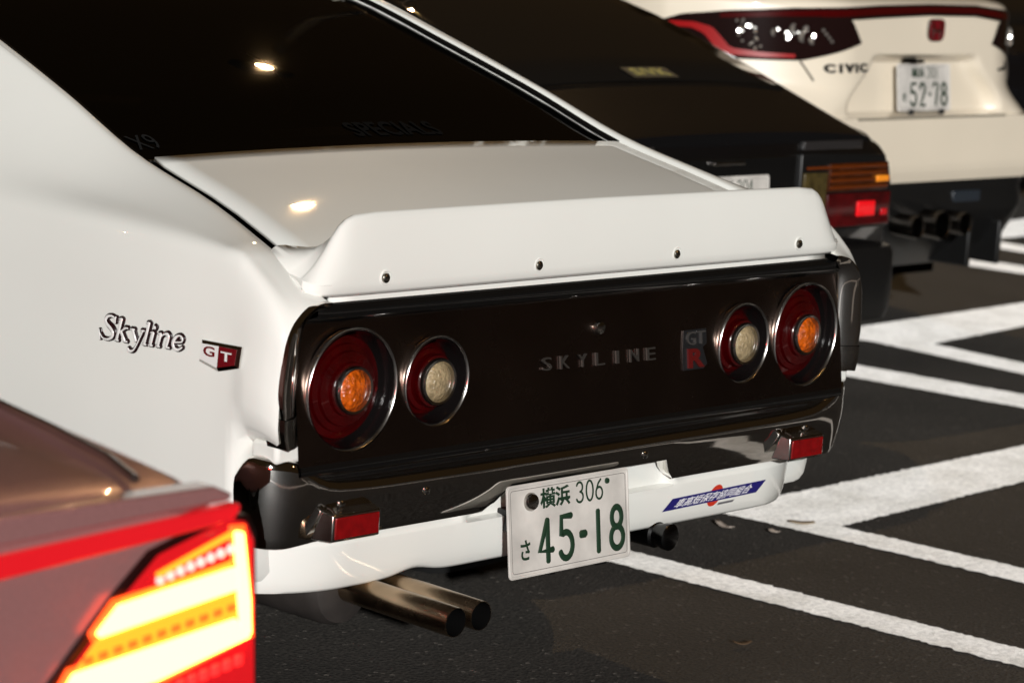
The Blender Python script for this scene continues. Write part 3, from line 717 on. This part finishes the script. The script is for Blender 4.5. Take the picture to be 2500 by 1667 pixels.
yb_ = [BY+t for t in (0, .005, .012, .022, .036, .055, .08, .12, .18, .26, .36, .5, .65, .8, 1, 1.25, 1.5, 1.9, 2.2, 2.6, 2.9, 3.4, 3.9, 4.2)]
rows = []
for y in yb_:
    H = dense(bk_prof(y), 3)
    rows.append([(BX-x, y, z) for x, z in H]+[(BX+x, y, z) for x, z in H[::-1][1:]])
V, F = grid(rows); nR = len(rows[0]); F += [tuple(range(nR)), tuple(range(len(V)-nR, len(V)))]
bkb = mk('body', (V, F), BLACKP, BK, ang=40)
# hatch glass sits a few millimetres proud
hr = []
for y in [BY+t for t in (.30, .45, .6, .75, .9, 1.05)]:
    z = interp([BY-.05, BY, BY+.06, BY+1.0, BY+1.25], [.86, .882, .905, 1.225, 1.265], y); xh = interp([0, .5, 1.2], [.655, .63, .585], y-BY)-.035
    hr.append([(BX+xh*t, y, z+.0245-.019*abs(t)**2*.9) for t in np.linspace(-1, 1, 14)])
hg = mk('hatch_window', grid(hr), mat('black_glass', (.006, .0055, .005), .03, coat=1), BK, solid=.004)
mk('hatch_trim', tube([(BX+.6*t, BY+.285, interp([BY, BY+.06, BY+1], [.882, .905, 1.225], BY+.285)+.022-.012*t*t) for t in np.linspace(-1, 1, 12)], .006, 8), GLOSSK, hg)
def onhatch(u, v, d): y = BY+.335+v; return (BX+u, y-d*.3, interp([BY-.05, BY, BY+.06, BY+1.0, BY+1.25], [.86, .882, .905, 1.225, 1.265], y)+.024-.017*(u/.6)**2+.006+d)
t = fit(text('S/VK', .05, .0005, .001), .16, .045)
hs = mk('glass_sticker', grid([[onhatch(u, v, 0) for u in np.linspace(-.06, .14, 6)] for v in (-.03, .03)]), mat('sticker_dark', (.05, .045, .03), .5), hg)
mk('sticker_lettering', xf(t, lambda a, b, c: onhatch(.04+a, b*.9, .002+c)), YELLOWT, hs)
mk('rear_bumper', grid(sweep([(x+BX, y) for x, y in plan(.74, .10, .10, BY-.045, BY+.6)], lambda x, y: [(-.05, .335), (-.01, .34), (0, .37), (.004, .45), (0, .535), (-.012, .555), (-.05, .56)])), BLACKPL, BK, ang=50)
for s in (-1, 1):
    def lx(a): return BX+s*a
    def bx2(a0, a1, y0, y1, z0, z1): a, b = sorted((lx(a0), lx(a1))); return box(a, b, y0, y1, z0, z1)
    tl = mk('tail_lamp', prism([(.325, .612), (.780, .612), (.780, .735), (.764, .790), (.735, .826), (.325, .838)], lambda u, v, d: (lx(u), BY-d, v), -.05, .012), BLACKPL, BK, bev=.006)
    mk('amber_lens', bx2(.455, .748, BY-.020, BY, .724, .806), mat('amber_block', (.05, .010, .001), .2, coat=1, noise=(30, .5)), tl, bev=.004)
    for i in range(4): mk('lens_rib', bx2(.34 if i == 3 else .458, .744-.004*i, BY-.026, BY-.018, .732+i*.020, .741+i*.020), mat('amber_rib', (.11, .021, .002), .2, coat=1), tl, bev=.002)
    mk('amber_bulb', bx2(.68, .742, BY-.030, BY-.02, .748, .768), mat('amber_bright', (.95, .30, .02), .2, coat=1), tl, bev=.004)
    mk('reversing_lens', bx2(.335, .447, BY-.020, BY, .672, .782), mat('straw_lens', (.07, .05, .015), .2, coat=1, noise=(40, .5)), tl, bev=.004)
    mk('red_lens', bx2(.455, .770, BY-.020, BY, .620, .718), mat('deep_red_block', (.07, .001, .002), .2, coat=1, noise=(30, .6)), tl, bev=.004)
    mk('reflex_lens', bx2(.598, .688, BY-.026, BY-.018, .648, .694), mat('reflex_red', (.95, .006, .012), .25, coat=1), tl, bev=.006)
    mk('reflex_lens', bx2(.722, .752, BY-.025, BY-.018, .648, .668), mat('reflex_red2', (.55, .004, .01), .25, coat=1), tl, bev=.004)
    mk('vent_bar', bx2(.335, .62, BY-.010, BY+.03, .846, .872), mat('grey_bar', (.022, .02, .02), .3, coat=1), tl, bev=.004)
mk('tail_centre_panel', box(BX-.31, BX+.31, BY-.008, BY+.02, .62, .835), GLOSSK, BK, bev=.006)
mk('boot_handle', box(BX-.09, BX+.05, BY-.022, BY, .815, .825), CHROMED, BK, bev=.003)
plate('licence_plate', BK, BX+.005, BY-.022, .702, .08,
    ([('3', .020, .0185), ('0', .047, .0185), ('4', .073, .0185)], .0335, .036, .0024, '横浜', -.038, .080, .036),
    ('す', -.121, -.034, .025, .036),
    ([('3', -.083, .036), ('2', -.028, .035), ('-', .026, .018), ('1', .062, .03), ('0', .112, .034)], -.062, .075, .0062))
for x in (-.70, .70):
    for y in (.95, 3.4): wheel(BK, BX+x, BY+y, .30, .19)
mk('underbody', box(BX-.70, BX+.70, BY+.4, BY+4.0, .2, .34), DARK, BK)

# ================================================================ cream white hatchback
HX, HY = 4.45, 2.28
HB = thing('parked_hatchback', 'cream white hatchback with full-width dark red lamp bar and three exhaust tips', 'car', (HX, HY+2.2, 0))
def sm(a, b, x): t = min(max((x-a)/(b-a), 0), 1); return t*t*(3-2*t)
def hplan(a, z=1):
    s0 = .42+.20*sm(.95, .78, z); e = max(0, a-s0)/(.92-s0); return .42*e*e*(1-.35*sm(.95, .78, z))
def hlean(z): return .10*max(0, z-.62)
def recess(a, z):
    w = .455-.150*sm(.86, 1.04, z)
    return sm(w+.03, w-.03, abs(a))*sm(.835, .850, z)*sm(1.050, 1.015, z)
def hsurf(a, z):
    y = HY+hplan(abs(a), z)+hlean(z)+.055*recess(a, z)
    if z < .832: y -= .022
    if z < .66: y += (.66-z)*.35
    return y
hx = list(np.linspace(-.92, .92, 117))
hz = list(np.linspace(.605, .826, 14))+[.831, .834]+list(np.linspace(.84, 1.20, 46))
rows = []
for z in hz:
    L = [(HX+a, hsurf(a, z), z) for a in hx]
    side = [(.935, .50), (.945, .65), (.945, .9), (.945, 1.2), (.945, 1.6), (.945, 2.5), (.93, 3.6), (.80, 4.4)]
    zs = lambda y: .6+(z-.6)*(1-.42*sm(.55, 2.2, y)-.13*sm(2.2, 4.4, y))
    L = [(HX-a, HY+y, zs(y)) for a, y in side[::-1]]+L+[(HX+a, HY+y, zs(y)) for a, y in side]
    rows.append(L)
n_ = len(rows[0])
def shrink(row, f, dy, dz, fy=1):
    return [(HX+(x-HX)*f, HY+(y-HY)*fy+dy, z+dz) for x, y, z in row]
top = rows[-1]
rows += [shrink(top, .995, .012, .018), shrink(top, .985, .035, .030), shrink(top, .965, .11, .045)]
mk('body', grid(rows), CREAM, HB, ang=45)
roof = []
for t, z, w in ((.12, 1.243, .86), (.35, 1.30, .80), (.7, 1.38, .72), (1.1, 1.42, .68), (2.0, 1.42, .66), (2.6, 1.30, .68), (3.1, 1.05, .80), (4.2, .92, .80)):
    roof.append([(HX+w*s, HY+t+.30*abs(s)**3*(1 if t < .5 else .2), z-.10*abs(s)**6) for s in np.linspace(-1, 1, 21)])
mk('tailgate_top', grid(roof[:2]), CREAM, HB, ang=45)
mk('rear_screen', grid(roof[1:4]), GLASSD, HB)
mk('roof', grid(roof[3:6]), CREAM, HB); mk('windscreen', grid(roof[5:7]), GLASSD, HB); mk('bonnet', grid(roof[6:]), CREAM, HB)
for s in (-1, 1): mk('side_glass', grid([[(HX+s*(.915-.25*v), HY+y, zb+(1.41-zb)*v*k) for v in (0, .5, 1)] for y, zb, k in ((.55, 1.19, .35), (1, 1.10, .9), (2, .98, 1), (2.6, .93, .75), (3.1, .92, .2))]), GLASSD, HB)
def onh(a, z, d): return (HX+a, hsurf(a, z)-d, z)
def hpoly(name, poly, m, parent, d, n=14, thick=.012):
    """patch of the tail following its surface, filled between an upper and a lower outline"""
    up_, lo = poly
    xs0 = np.linspace(0, 1, n+1)
    U = cr([(*p, 0) for p in up_], 6) if False else np.array([[np.interp(t, np.linspace(0, 1, len(up_)), [p[k] for p in up_]) for k in (0, 1)] for t in xs0])
    L = np.array([[np.interp(t, np.linspace(0, 1, len(lo)), [p[k] for p in lo]) for k in (0, 1)] for t in xs0])
    g = []
    for v in (0, .25, .5, .75, 1): g.append([onh(*(U[i]*(1-v)+L[i]*v), d) for i in range(n+1)])
    return mk(name, grid(g), m, parent, solid=-thick if False else 0)
CRYST = mat('crystal_silver', (.75, .72, .66), .28, .85, coat=1)
FACET = mat('mirror_facet', (.85, .84, .80), .2, 1)
LAMPK = mat('lamp_black', (.010, .004, .004), .08, coat=1)
BARR = mat('lamp_red', (.05, .001, .0015), .1, coat=1); BARR2 = mat('lamp_red_tube', (.30, .003, .004), .2, coat=1)
bar = hpoly('lamp_bar', ([(-.60, 1.198), (-.3, 1.214), (0, 1.222), (.3, 1.222), (.60, 1.200)], [(-.60, 1.155), (-.3, 1.170), (0, 1.182), (.3, 1.182), (.60, 1.155)]), LAMPK, HB, .006, 40)
hpoly('red_strip', ([(-.58, 1.190), (-.3, 1.205), (0, 1.212), (.3, 1.212), (.58, 1.190)], [(-.58, 1.168), (-.3, 1.182), (0, 1.194), (.3, 1.194), (.58, 1.168)]), BARR, bar, .009, 40)
for s in (-1, 1):
    def q(P): return [(s*a, z) for a, z in P]
    tl = hpoly('tail_lamp', (q([(.945, 1.120), (.90, 1.150), (.81, 1.172), (.66, 1.194), (.55, 1.200), (.455, 1.160), (.405, 1.086)]), q([(.94, 1.09), (.90, 1.05), (.82, 1.012), (.72, 1.016), (.64, 1.020), (.52, 1.052), (.405, 1.085)])), LAMPK, HB, .007, 40)
    hpoly('red_hook', (q([(.925, 1.124), (.88, 1.126), (.845, 1.112), (.81, 1.048), (.74, 1.040), (.66, 1.040)]), q([(.925, 1.108), (.885, 1.106), (.862, 1.090), (.83, 1.026), (.74, 1.024), (.66, 1.028)])), BARR2, tl, .011, 24)
    hpoly('red_strip', (q([(.83, 1.160), (.70, 1.180), (.56, 1.192)]), q([(.83, 1.146), (.70, 1.162), (.56, 1.172)])), BARR, tl, .010, 16)
    # chrome reflector bowls and crystal cells behind the clear lens
    for j in range(16):
        a, z = .80-.055*random.random()-.012*(j % 4 > 1), 1.145-.0062*j+random.uniform(-.004, .004); r = random.uniform(.004, .008)
        mk('crystal', lathe([(r, 0), (r*.8, .005), (r*.3, .007), (0, .0072)], 6, org=onh(s*a, z, .008)), CRYST, tl, ang=5)
    for j in range(13):                              # flat mirror facets added for glints, aimed back at camera and key light
        a, z = (.655, 1.105) if j < 7 else (.775, 1.12)
        a += random.uniform(-.05, .05) if j < 7 else random.uniform(-.02, .02); z += random.uniform(-.02, .022); r = random.uniform(.004, .0075)
        n = Vector((-.70+random.uniform(-.09, .09), -.68, .21+random.uniform(-.07, .07))).normalized()
        mk('glint_facet', lathe([(r, 0), (r, .003), (0, .0031)], 6, axis=n, org=onh(s*a, z, .012)), FACET, tl, ang=5)
    for a, z, r in ((.715, 1.108, .013), (.665, 1.125, .016), (.64, 1.100, .02), (.612, 1.088, .014), (.63, 1.126, .011), (.68, 1.095, .012)):
        mk('reflector_bowl', lathe([(r, .002), (r, .007), (r*.7, .004), (r*.3, .006), (0, .009)], 9, org=onh(s*a, z, .007)), CRYST, tl, ang=5)
    for j in range(4): mk('led', lathe([(.006, 0), (.005, .005), (0, .007)], 10, org=onh(s*(.575-.010*j), 1.124-.012*j, .008)), CRYST, tl)
    mk('exhaust_shutline', tube([onh(s*(.64-.01*i), 1.018-.016*i, .001) for i in range(5)], .0035, 6), mat('panel_gap', (.06, .05, .04), .8), HB)
# red maker badge, lettering, trim badge
bd = mk('tailgate_badge', prism([(HX+.045+.052*math.copysign(abs(math.cos(t))**.5, math.cos(t))*(1+.08*math.sin(t)), 1.132+.040*math.copysign(abs(math.sin(t))**.5, math.sin(t))) for t in np.linspace(0, 2*math.pi, 32)[:-1]], lambda u, v, d: (u, hsurf(.045, 1.132)-d, v), .0, .010), CHROMED, HB, bev=.003)
mk('badge_field', prism([(HX+.045+.046*math.copysign(abs(math.cos(t))**.5, math.cos(t))*(1+.08*math.sin(t)), 1.132+.036*math.copysign(abs(math.sin(t))**.5, math.sin(t))) for t in np.linspace(0, 2*math.pi, 32)[:-1]], lambda u, v, d: (u, hsurf(.045, 1.132)-d, v), .009, .012), BADGER, bd)
mk('badge_letter', strokes([([(-.026, .026), (-.022, -.026)], .005), ([(.026, .026), (.022, -.026)], .005), ([(-.022, -.002), (.022, -.002)], .005)], lambda u, v, d: (HX+.045+u, hsurf(.045, 1.132)-.012-d, 1.132+v), (0, -1, 0), .4), CHROME, bd)
DARKL = mat('dark_letter', (.02, .02, .02), .3, .5)
for ch, a, w in (('C', -.548, .040), ('I', -.505, .010), ('V', -.466, .046), ('I', -.430, .010), ('C', -.394+.002, .040)):
    t = fit(text(ch, .04, .003, .0018), w, .030); mk('tailgate_letter', xf(t, lambda x, y, z: onh(a+x, 1.000+y+(a+.48)*.03, .004+z)), DARKL, HB)
mk('trim_emblem', join(prism([(.455, .990), (.50, .990), (.505, 1.0), (.46, .998)], onh, 0, .005), prism([(.495, .992), (.535, .992), (.54, 1.022), (.53, 1.022), (.525, 1.004), (.50, 1.004)], onh, 0, .005)), DARKL, HB)
hpl, _ = plate('licence_plate', HB, HX+.0, HY+.045, .932, .12,
    ([('3', .020, .0185), ('0', .047, .0185), ('1', .073, .0185)], .0335, .036, .0024, '横浜', -.038, .080, .036),
    ('ぬ', -.121, -.034, .025, .036),
    ([('5', -.083, .036), ('2', -.028, .035), ('-', .032, .008), ('7', .058, .032), ('8', .108, .034)], -.062, .075, .0062))
for u in (-.085, .105): mk('plate_clip', box(HX+u-.012, HX+u+.012, HY+.025, HY+.04, .838, .856), BLACKPL, hpl, bev=.004)
mk('plate_lamp_slot', box(HX-.10, HX-.03, HY+.03, HY+.08, 1.018, 1.030), DARK, HB, bev=.003)
mk('seam_ledge', tube([(HX+a, hsurf(a, .829)-.001, .8315+.004*a) for a in np.linspace(-.45, .47, 20)], .0045, 8), mat('seam', (.25, .22, .17), .7), HB)
# lower bumper, diffuser and exhausts
lb = []
for z, iny in ((.606, .02), (.56, .035), (.50, .02), (.44, .05), (.36, .10), (.27, .20)):
    lb.append([(HX+a, HY+hplan(abs(a), .7)+iny, z) for a in np.linspace(-.93, .93, 40)])
mk('lower_bumper', grid(lb), BLACKPL, HB, ang=50)
for a, r in ((-.11, .040), (.045, .050), (.19, .040)):
    e = mk('exhaust_tip', join(lathe([(r, -.02), (r+.003, .07), (r, .078), (r-.006, .074), (r-.008, .0)], 32, org=(HX+a, HY+.02, .455))), mat('dark_tip', (.09, .08, .07), .25, 1), HB)
    mk('tip_bore', lathe([(r-.006, .01), (0, .01)], 28, org=(HX+a, HY+.02, .455)), DARK, e)
for a in (-.35, .35, -.55, .55): mk('diffuser_fin', box(HX+a-.012, HX+a+.012, HY+.02, HY+.25, .28, .44), BLACKPL, HB, bev=.006)
mk('bumper_grille', box(HX+.22, HX+.40, HY+.025, HY+.06, .50, .56), mat('grille_dark', (.02, .025, .032), .3), HB, bev=.006)
for x in (-.80, .80):
    for y in (.95, 3.65): wheel(HB, HX+x, HY+y, .33, .25)
mk('underbody', box(HX-.78, HX+.78, HY+.45, HY+4.2, .18, .62), DARK, HB)

# ================================================================ near car with the lit tail lamp
NX, NY = -2.635, -1.0
NC = thing('near_sedan', 'silver car nearest the camera, tinted with the red glare of its lit tail lamp', 'car', (NX, NY+2.2, 0))
def nc_prof(y):
    t = y-NY
    xr = interp([0, .01, .03, .08, .2, .6, 2, 4.4], [.838, .852, .866, .880, .890, .905, .905, .84], t)
    zd = interp([0, .02, .06, .5, .62, 1.5, 2.6, 3.4, 4.4], [.852, .866, .874, .898, .92, 1.40, 1.41, .98, .80], t)
    xd = interp([0, .5, .62, 1.5, 2.6, 3.4, 4.4], [.74, .72, .70, .58, .57, .70, .70], t)
    sh = interp([0, .03, .1, .6, 3.2, 4.4], [.848, .862, .872, .90, .92, .74], t)
    H = [(xr-.10, .24), (xr-.02, .27), (xr+.012, .42), (xr+.014, .56), (xr+.006, .66), (xr-.002, .76), (xr-.012, sh-.045), (xr-.030, sh-.018), (xr-.055, sh-.004), (xr-.085, sh+.001)]
    H += [((xr-.085+xd)/2, (sh+.001+zd)/2), (xd, zd), (xd*.9, zd+.008), (xd*.5, zd+.018), (0, zd+.02)]
    return H
rows = []
for t in (0, .004, .01, .018, .03, .05, .08, .12, .2, .3, .4, .5, .62, .8, 1.1, 1.5, 2, 2.6, 3, 3.4, 4, 4.4):
    H = dense(nc_prof(NY+t), 3); rows.append([(NX-x, NY+t, z) for x, z in H]+[(NX+x, NY+t, z) for x, z in H[::-1][1:]])
V, F = grid(rows); nR = len(rows[0]); F += [tuple(range(nR)), tuple(range(len(V)-nR, len(V)))]
mk('body', (V, F), SILVER_GLARE, NC, ang=30)
mk('rear_bumper', grid(sweep([(x+NX, y) for x, y in plan(.78, .135, .10, NY-.05, NY+.5)], lambda x, y: [(-.06, .25), (-.01, .27), (0, .34), (.004, .48), (-.004, .585), (-.02, .612), (-.06, .62)])), SILVER_GLARE, NC, ang=60)
def onn(u, v, d): return (u, NY-d, v)
lamp_out = [(-1.800, .834), (-1.776, .829), (-1.764, .808), (-1.758, .735), (-1.751, .63), (-1.760, .612), (-2.04, .600), (-2.066, .618), (-2.05, .655), (-2.021, .688), (-1.980, .730), (-1.940, .770), (-1.897, .807)]
gap = [(x+(.007 if x > -1.8 else -.012), z+(.006 if z > .8 else -.006 if z < .65 else .006)) for x, z in lamp_out]
tl = mk('tail_lamp', prism(gap, onn, -.02, .004), mat('lamp_seal', (.012, .002, .002), .3), NC, bev=.003)
LR = mat('lamp_red_lit', (.25, .004, .006), .15, coat=1, emit=(1, .012, .018), es=.55)
ly = mat('lamp_hot', (.6, .1, .02), .3, emit=(1, .12, .02), es=42)
lo = mat('lamp_orange', (.6, .1, .02), .3, emit=(1, .17, .006), es=3.2)
lr = mat('lamp_red_glow', (.5, .02, .02), .3, emit=(1, .02, .016), es=1.6)
lp = mat('lamp_led', (.8, .4, .4), .2, emit=(1, .35, .30), es=1.5, coat=1)
mk('lamp_lens', prism(lamp_out, onn, 0, .010), LR, tl, bev=.004)
mk('light_guide', prism([(-1.955, .764), (-1.793, .782), (-1.789, .756), (-1.979, .732), (-1.984, .737)], onn, .009, .016), ly, tl, bev=.003)
mk('light_guide', prism([(-2.012, .699), (-1.789, .724), (-1.766, .700), (-1.90, .672), (-2.035, .655), (-2.04, .662)], onn, .009, .016), ly, tl, bev=.003)
mk('light_guide', prism([(-1.798, .822), (-1.785, .820), (-1.770, .742), (-1.766, .702), (-1.782, .710), (-1.790, .760)], onn, .009, .0165), ly, tl, bev=.003)
for P_ in ([(-1.962, .770), (-1.786, .789), (-1.783, .750), (-1.985, .726), (-1.992, .738)], [(-2.018, .705), (-1.783, .731), (-1.758, .699), (-1.895, .665), (-2.04, .648), (-2.05, .660)], [(-1.804, .829), (-1.780, .827), (-1.763, .742), (-1.759, .697), (-1.788, .704), (-1.796, .760)]):
    mk('glow_border', prism(P_, onn, .008, .0115), mat('lamp_glow_border', (.6, .06, .02), .3, emit=(1, .075, .006), es=2.6), tl, bev=.002)  # orange strips imitate the glow falling off around each hot band
mk('light_field', prism([(-1.980, .731), (-1.790, .756), (-1.785, .725), (-2.010, .700)], onn, .009, .0135), lo, tl, bev=.002)
mk('light_edge', prism([(-1.905, .790), (-1.800, .823), (-1.799, .816), (-1.902, .784)], onn, .009, .0135), lo, tl, bev=.002)
mk('light_edge', prism([(-1.950, .769), (-1.798, .789), (-1.798, .783), (-1.955, .763)], onn, .009, .0135), lo, tl, bev=.002)
for i in range(8):
    f = i/7; x, z = -1.898+f*.098, .782+f*.020
    mk('led', lathe([(.0062, 0), (.005, .004), (.002, .006), (0, .0062)], 12, org=onn(x, z, .009)), lp, tl)
for i in range(11):
    f = i/10; x, z = -1.994+f*.196, .712+f*.027
    mk('lens_cell', prism([(x-.006, z-.006), (x+.006, z-.005), (x+.006, z+.003), (x-.006, z+.002)], onn, .012, .016), mat('lamp_cell', (.5, .12, .02), .3, emit=(1, .10, .004), es=1.3), tl, bev=.001)
for i in range(14):
    x, z = -1.995+i*.0165, .640+i*.0028
    mk('reflex_cell', prism([(x-.006, z-.008), (x+.006, z-.007), (x+.006, z+.006), (x-.006, z+.005)], onn, .009, .013), lr, tl, bev=.002)
mk('side_spill_lens', prism([(NY+.005, .665), (NY+.11, .69), (NY+.075, .80), (NY+.012, .815)], lambda u, v, d: (NX+.869+d*1.0+(.02 if u > NY+.05 else 0), u, v), 0, .008), mat('lamp_side_red', (.5, .01, .01), .3, emit=(1, .03, .02), es=55), tl, bev=.002)  # lamp's unseen wrap-round side, added to spill red light on the coupe
mk('boot_light_bar', prism([(-2.60, .800), (-2.15, .806), (-1.795, .831), (-1.785, .842), (-1.785, .850), (-2.10, .835), (-2.60, .828)], onn, -.01, .008), mat('light_bar_red', (.4, .004, .008), .2, coat=1, emit=(1, .018, .026), es=.45), NC, bev=.003)
mk('boot_lip', prism([(-2.60, .836), (-2.10, .843), (-1.800, .853), (-1.792, .860), (-1.82, .872), (-2.6, .876)], onn, -.03, .004), SILVER_GLARE, NC, bev=.004)
mk('boot_trim', tube([(-1.900, -.965, .882), (-1.868, -.88, .886), (-1.842, -.75, .893), (-1.820, -.6, .900), (-1.80, -.45, .906)], .0055, 8), RINGM, NC)
for x in (-.78, .78):
    for y in (1.0, 3.7): wheel(NC, NX+x, NY+y, .32, .22)

# ================================================================ dark car seen past the hatchback
far = copy_tree(BK, None, (6.6, 2.8, 0)); far['label'] = 'dark car half hidden behind the cream white hatchback at the right edge'

# ================================================================ parking lot lamps (their heads are mirrored in the paint)
def lamp_post(x, y, h, aim, col, power, size, label):
    P = thing('lamp_post', label, 'lamp post', (x, y, 0), 'lamp posts of the parking lot')
    ax, ay = aim[0]-x, aim[1]-y; L = math.hypot(ax, ay); ax /= L; ay /= L
    mk('pole', tube([(x, y, 0), (x, y, .4), (x, y, h+.12)], [.09, .07, .05], 12), MATTEK, P)
    mk('arm', tube([(x, y, h+.11), (x+ax*.5, y+ay*.5, h+.13), (x+ax*1.0, y+ay*1.0, h+.12)], .03, 10), MATTEK, P)
    mk('base_plate', box(x-.18, x+.18, y-.18, y+.18, 0, .03), RUST, P)
    hd = mk('lamp_head', box(x+ax*1.2-.28, x+ax*1.2+.28, y+ay*1.2-.16, y+ay*1.2+.16, h-.02, h+.16), MATTEK, P, bev=.03)
    m = mat('lamp_lens_%d' % len(MATS), (.9, .8, .6), .3, emit=col, es=power)
    mk('lamp_glass', box(x+ax*1.2-size/2, x+ax*1.2+size/2, y+ay*1.2-size/3, y+ay*1.2+size/3, h-.026, h-.018), m, hd)
lamp_post(10.6, 9.4, 8.5, (0, 0), (1, .63, .29), 9000, .12, 'tall lamp post ahead to the right, above the hatchback')
lamp_post(-11, 12, 6.2, (0, 0), (1, .55, .20), 1500, .14, 'lamp post ahead to the left of the white coupe')
lamp_post(4.5, -9.5, 7.0, (0, 0), (1, .50, .17), 1800, .14, 'lamp post behind the cars to the right')

# ================================================================ litter and loose things
def scrap(name, pts, w, curl, m, label, cat='litter'):
    A, B = Vector(pts[0]), Vector(pts[1]); n = Vector((-(B-A).y, (B-A).x)).normalized()*w; rows = []
    for i in range(7):
        t = i/6; c = A+(B-A)*t; k = .6+.4*math.sin(math.pi*t)
        rows.append([(c.x+n.x*q*k, c.y+n.y*q*k, .0065+curl*(abs(t-.5)*2)**2+.002*abs(q)) for q in (-1, -.3, .4, 1)])
    o = mk(name, grid(rows), m, None, solid=.0012); o['label'] = label; o['category'] = cat
PAPER = mat('dirty_paper', (.55, .47, .40), .8, noise=(40, .3)); LEAFM = mat('dry_leaf', (.10, .06, .03), .8); LEAFP = mat('pale_leaf', (.46, .36, .24), .8)
scrap('paper_scrap', ((1.606, .925), (1.578, .852)), .010, .008, PAPER, 'narrow pale paper scrap on the asphalt between the painted lines')
scrap('paper_scrap', ((1.662, .800), (1.652, .766)), .010, .004, PAPER, 'small crumpled paper bit at the edge of the painted line')
scrap('dry_leaf', ((1.775, .825), (1.822, .780)), .016, .004, LEAFP, 'pale dry leaf lying on the white painted line', 'leaf')
scrap('dry_leaf', ((.735, .195), (.768, .172)), .008, .006, LEAFM, 'dark dry leaf on the asphalt near the bottom edge', 'leaf')
mk('paper_strip', grid([[onwin(u, v, -.004) for u in np.linspace(-.285+w, -.065+w, 8)] for v, w in ((.045, .012), (.060, .006), (.078, 0))]), mat('grey_card', (.35, .36, .35), .7), win)
mk('cable', tube([tuple(q) for q in cr([onwin(-.03, .40, -.01), onwin(-.02, .33, -.012), onwin(-.06, .24, -.015), onwin(-.12, .17, -.015), onwin(-.16, .145, -.01)], 6)], .0022, 6), mat('pale_cable', (.4, .38, .32), .5), win)
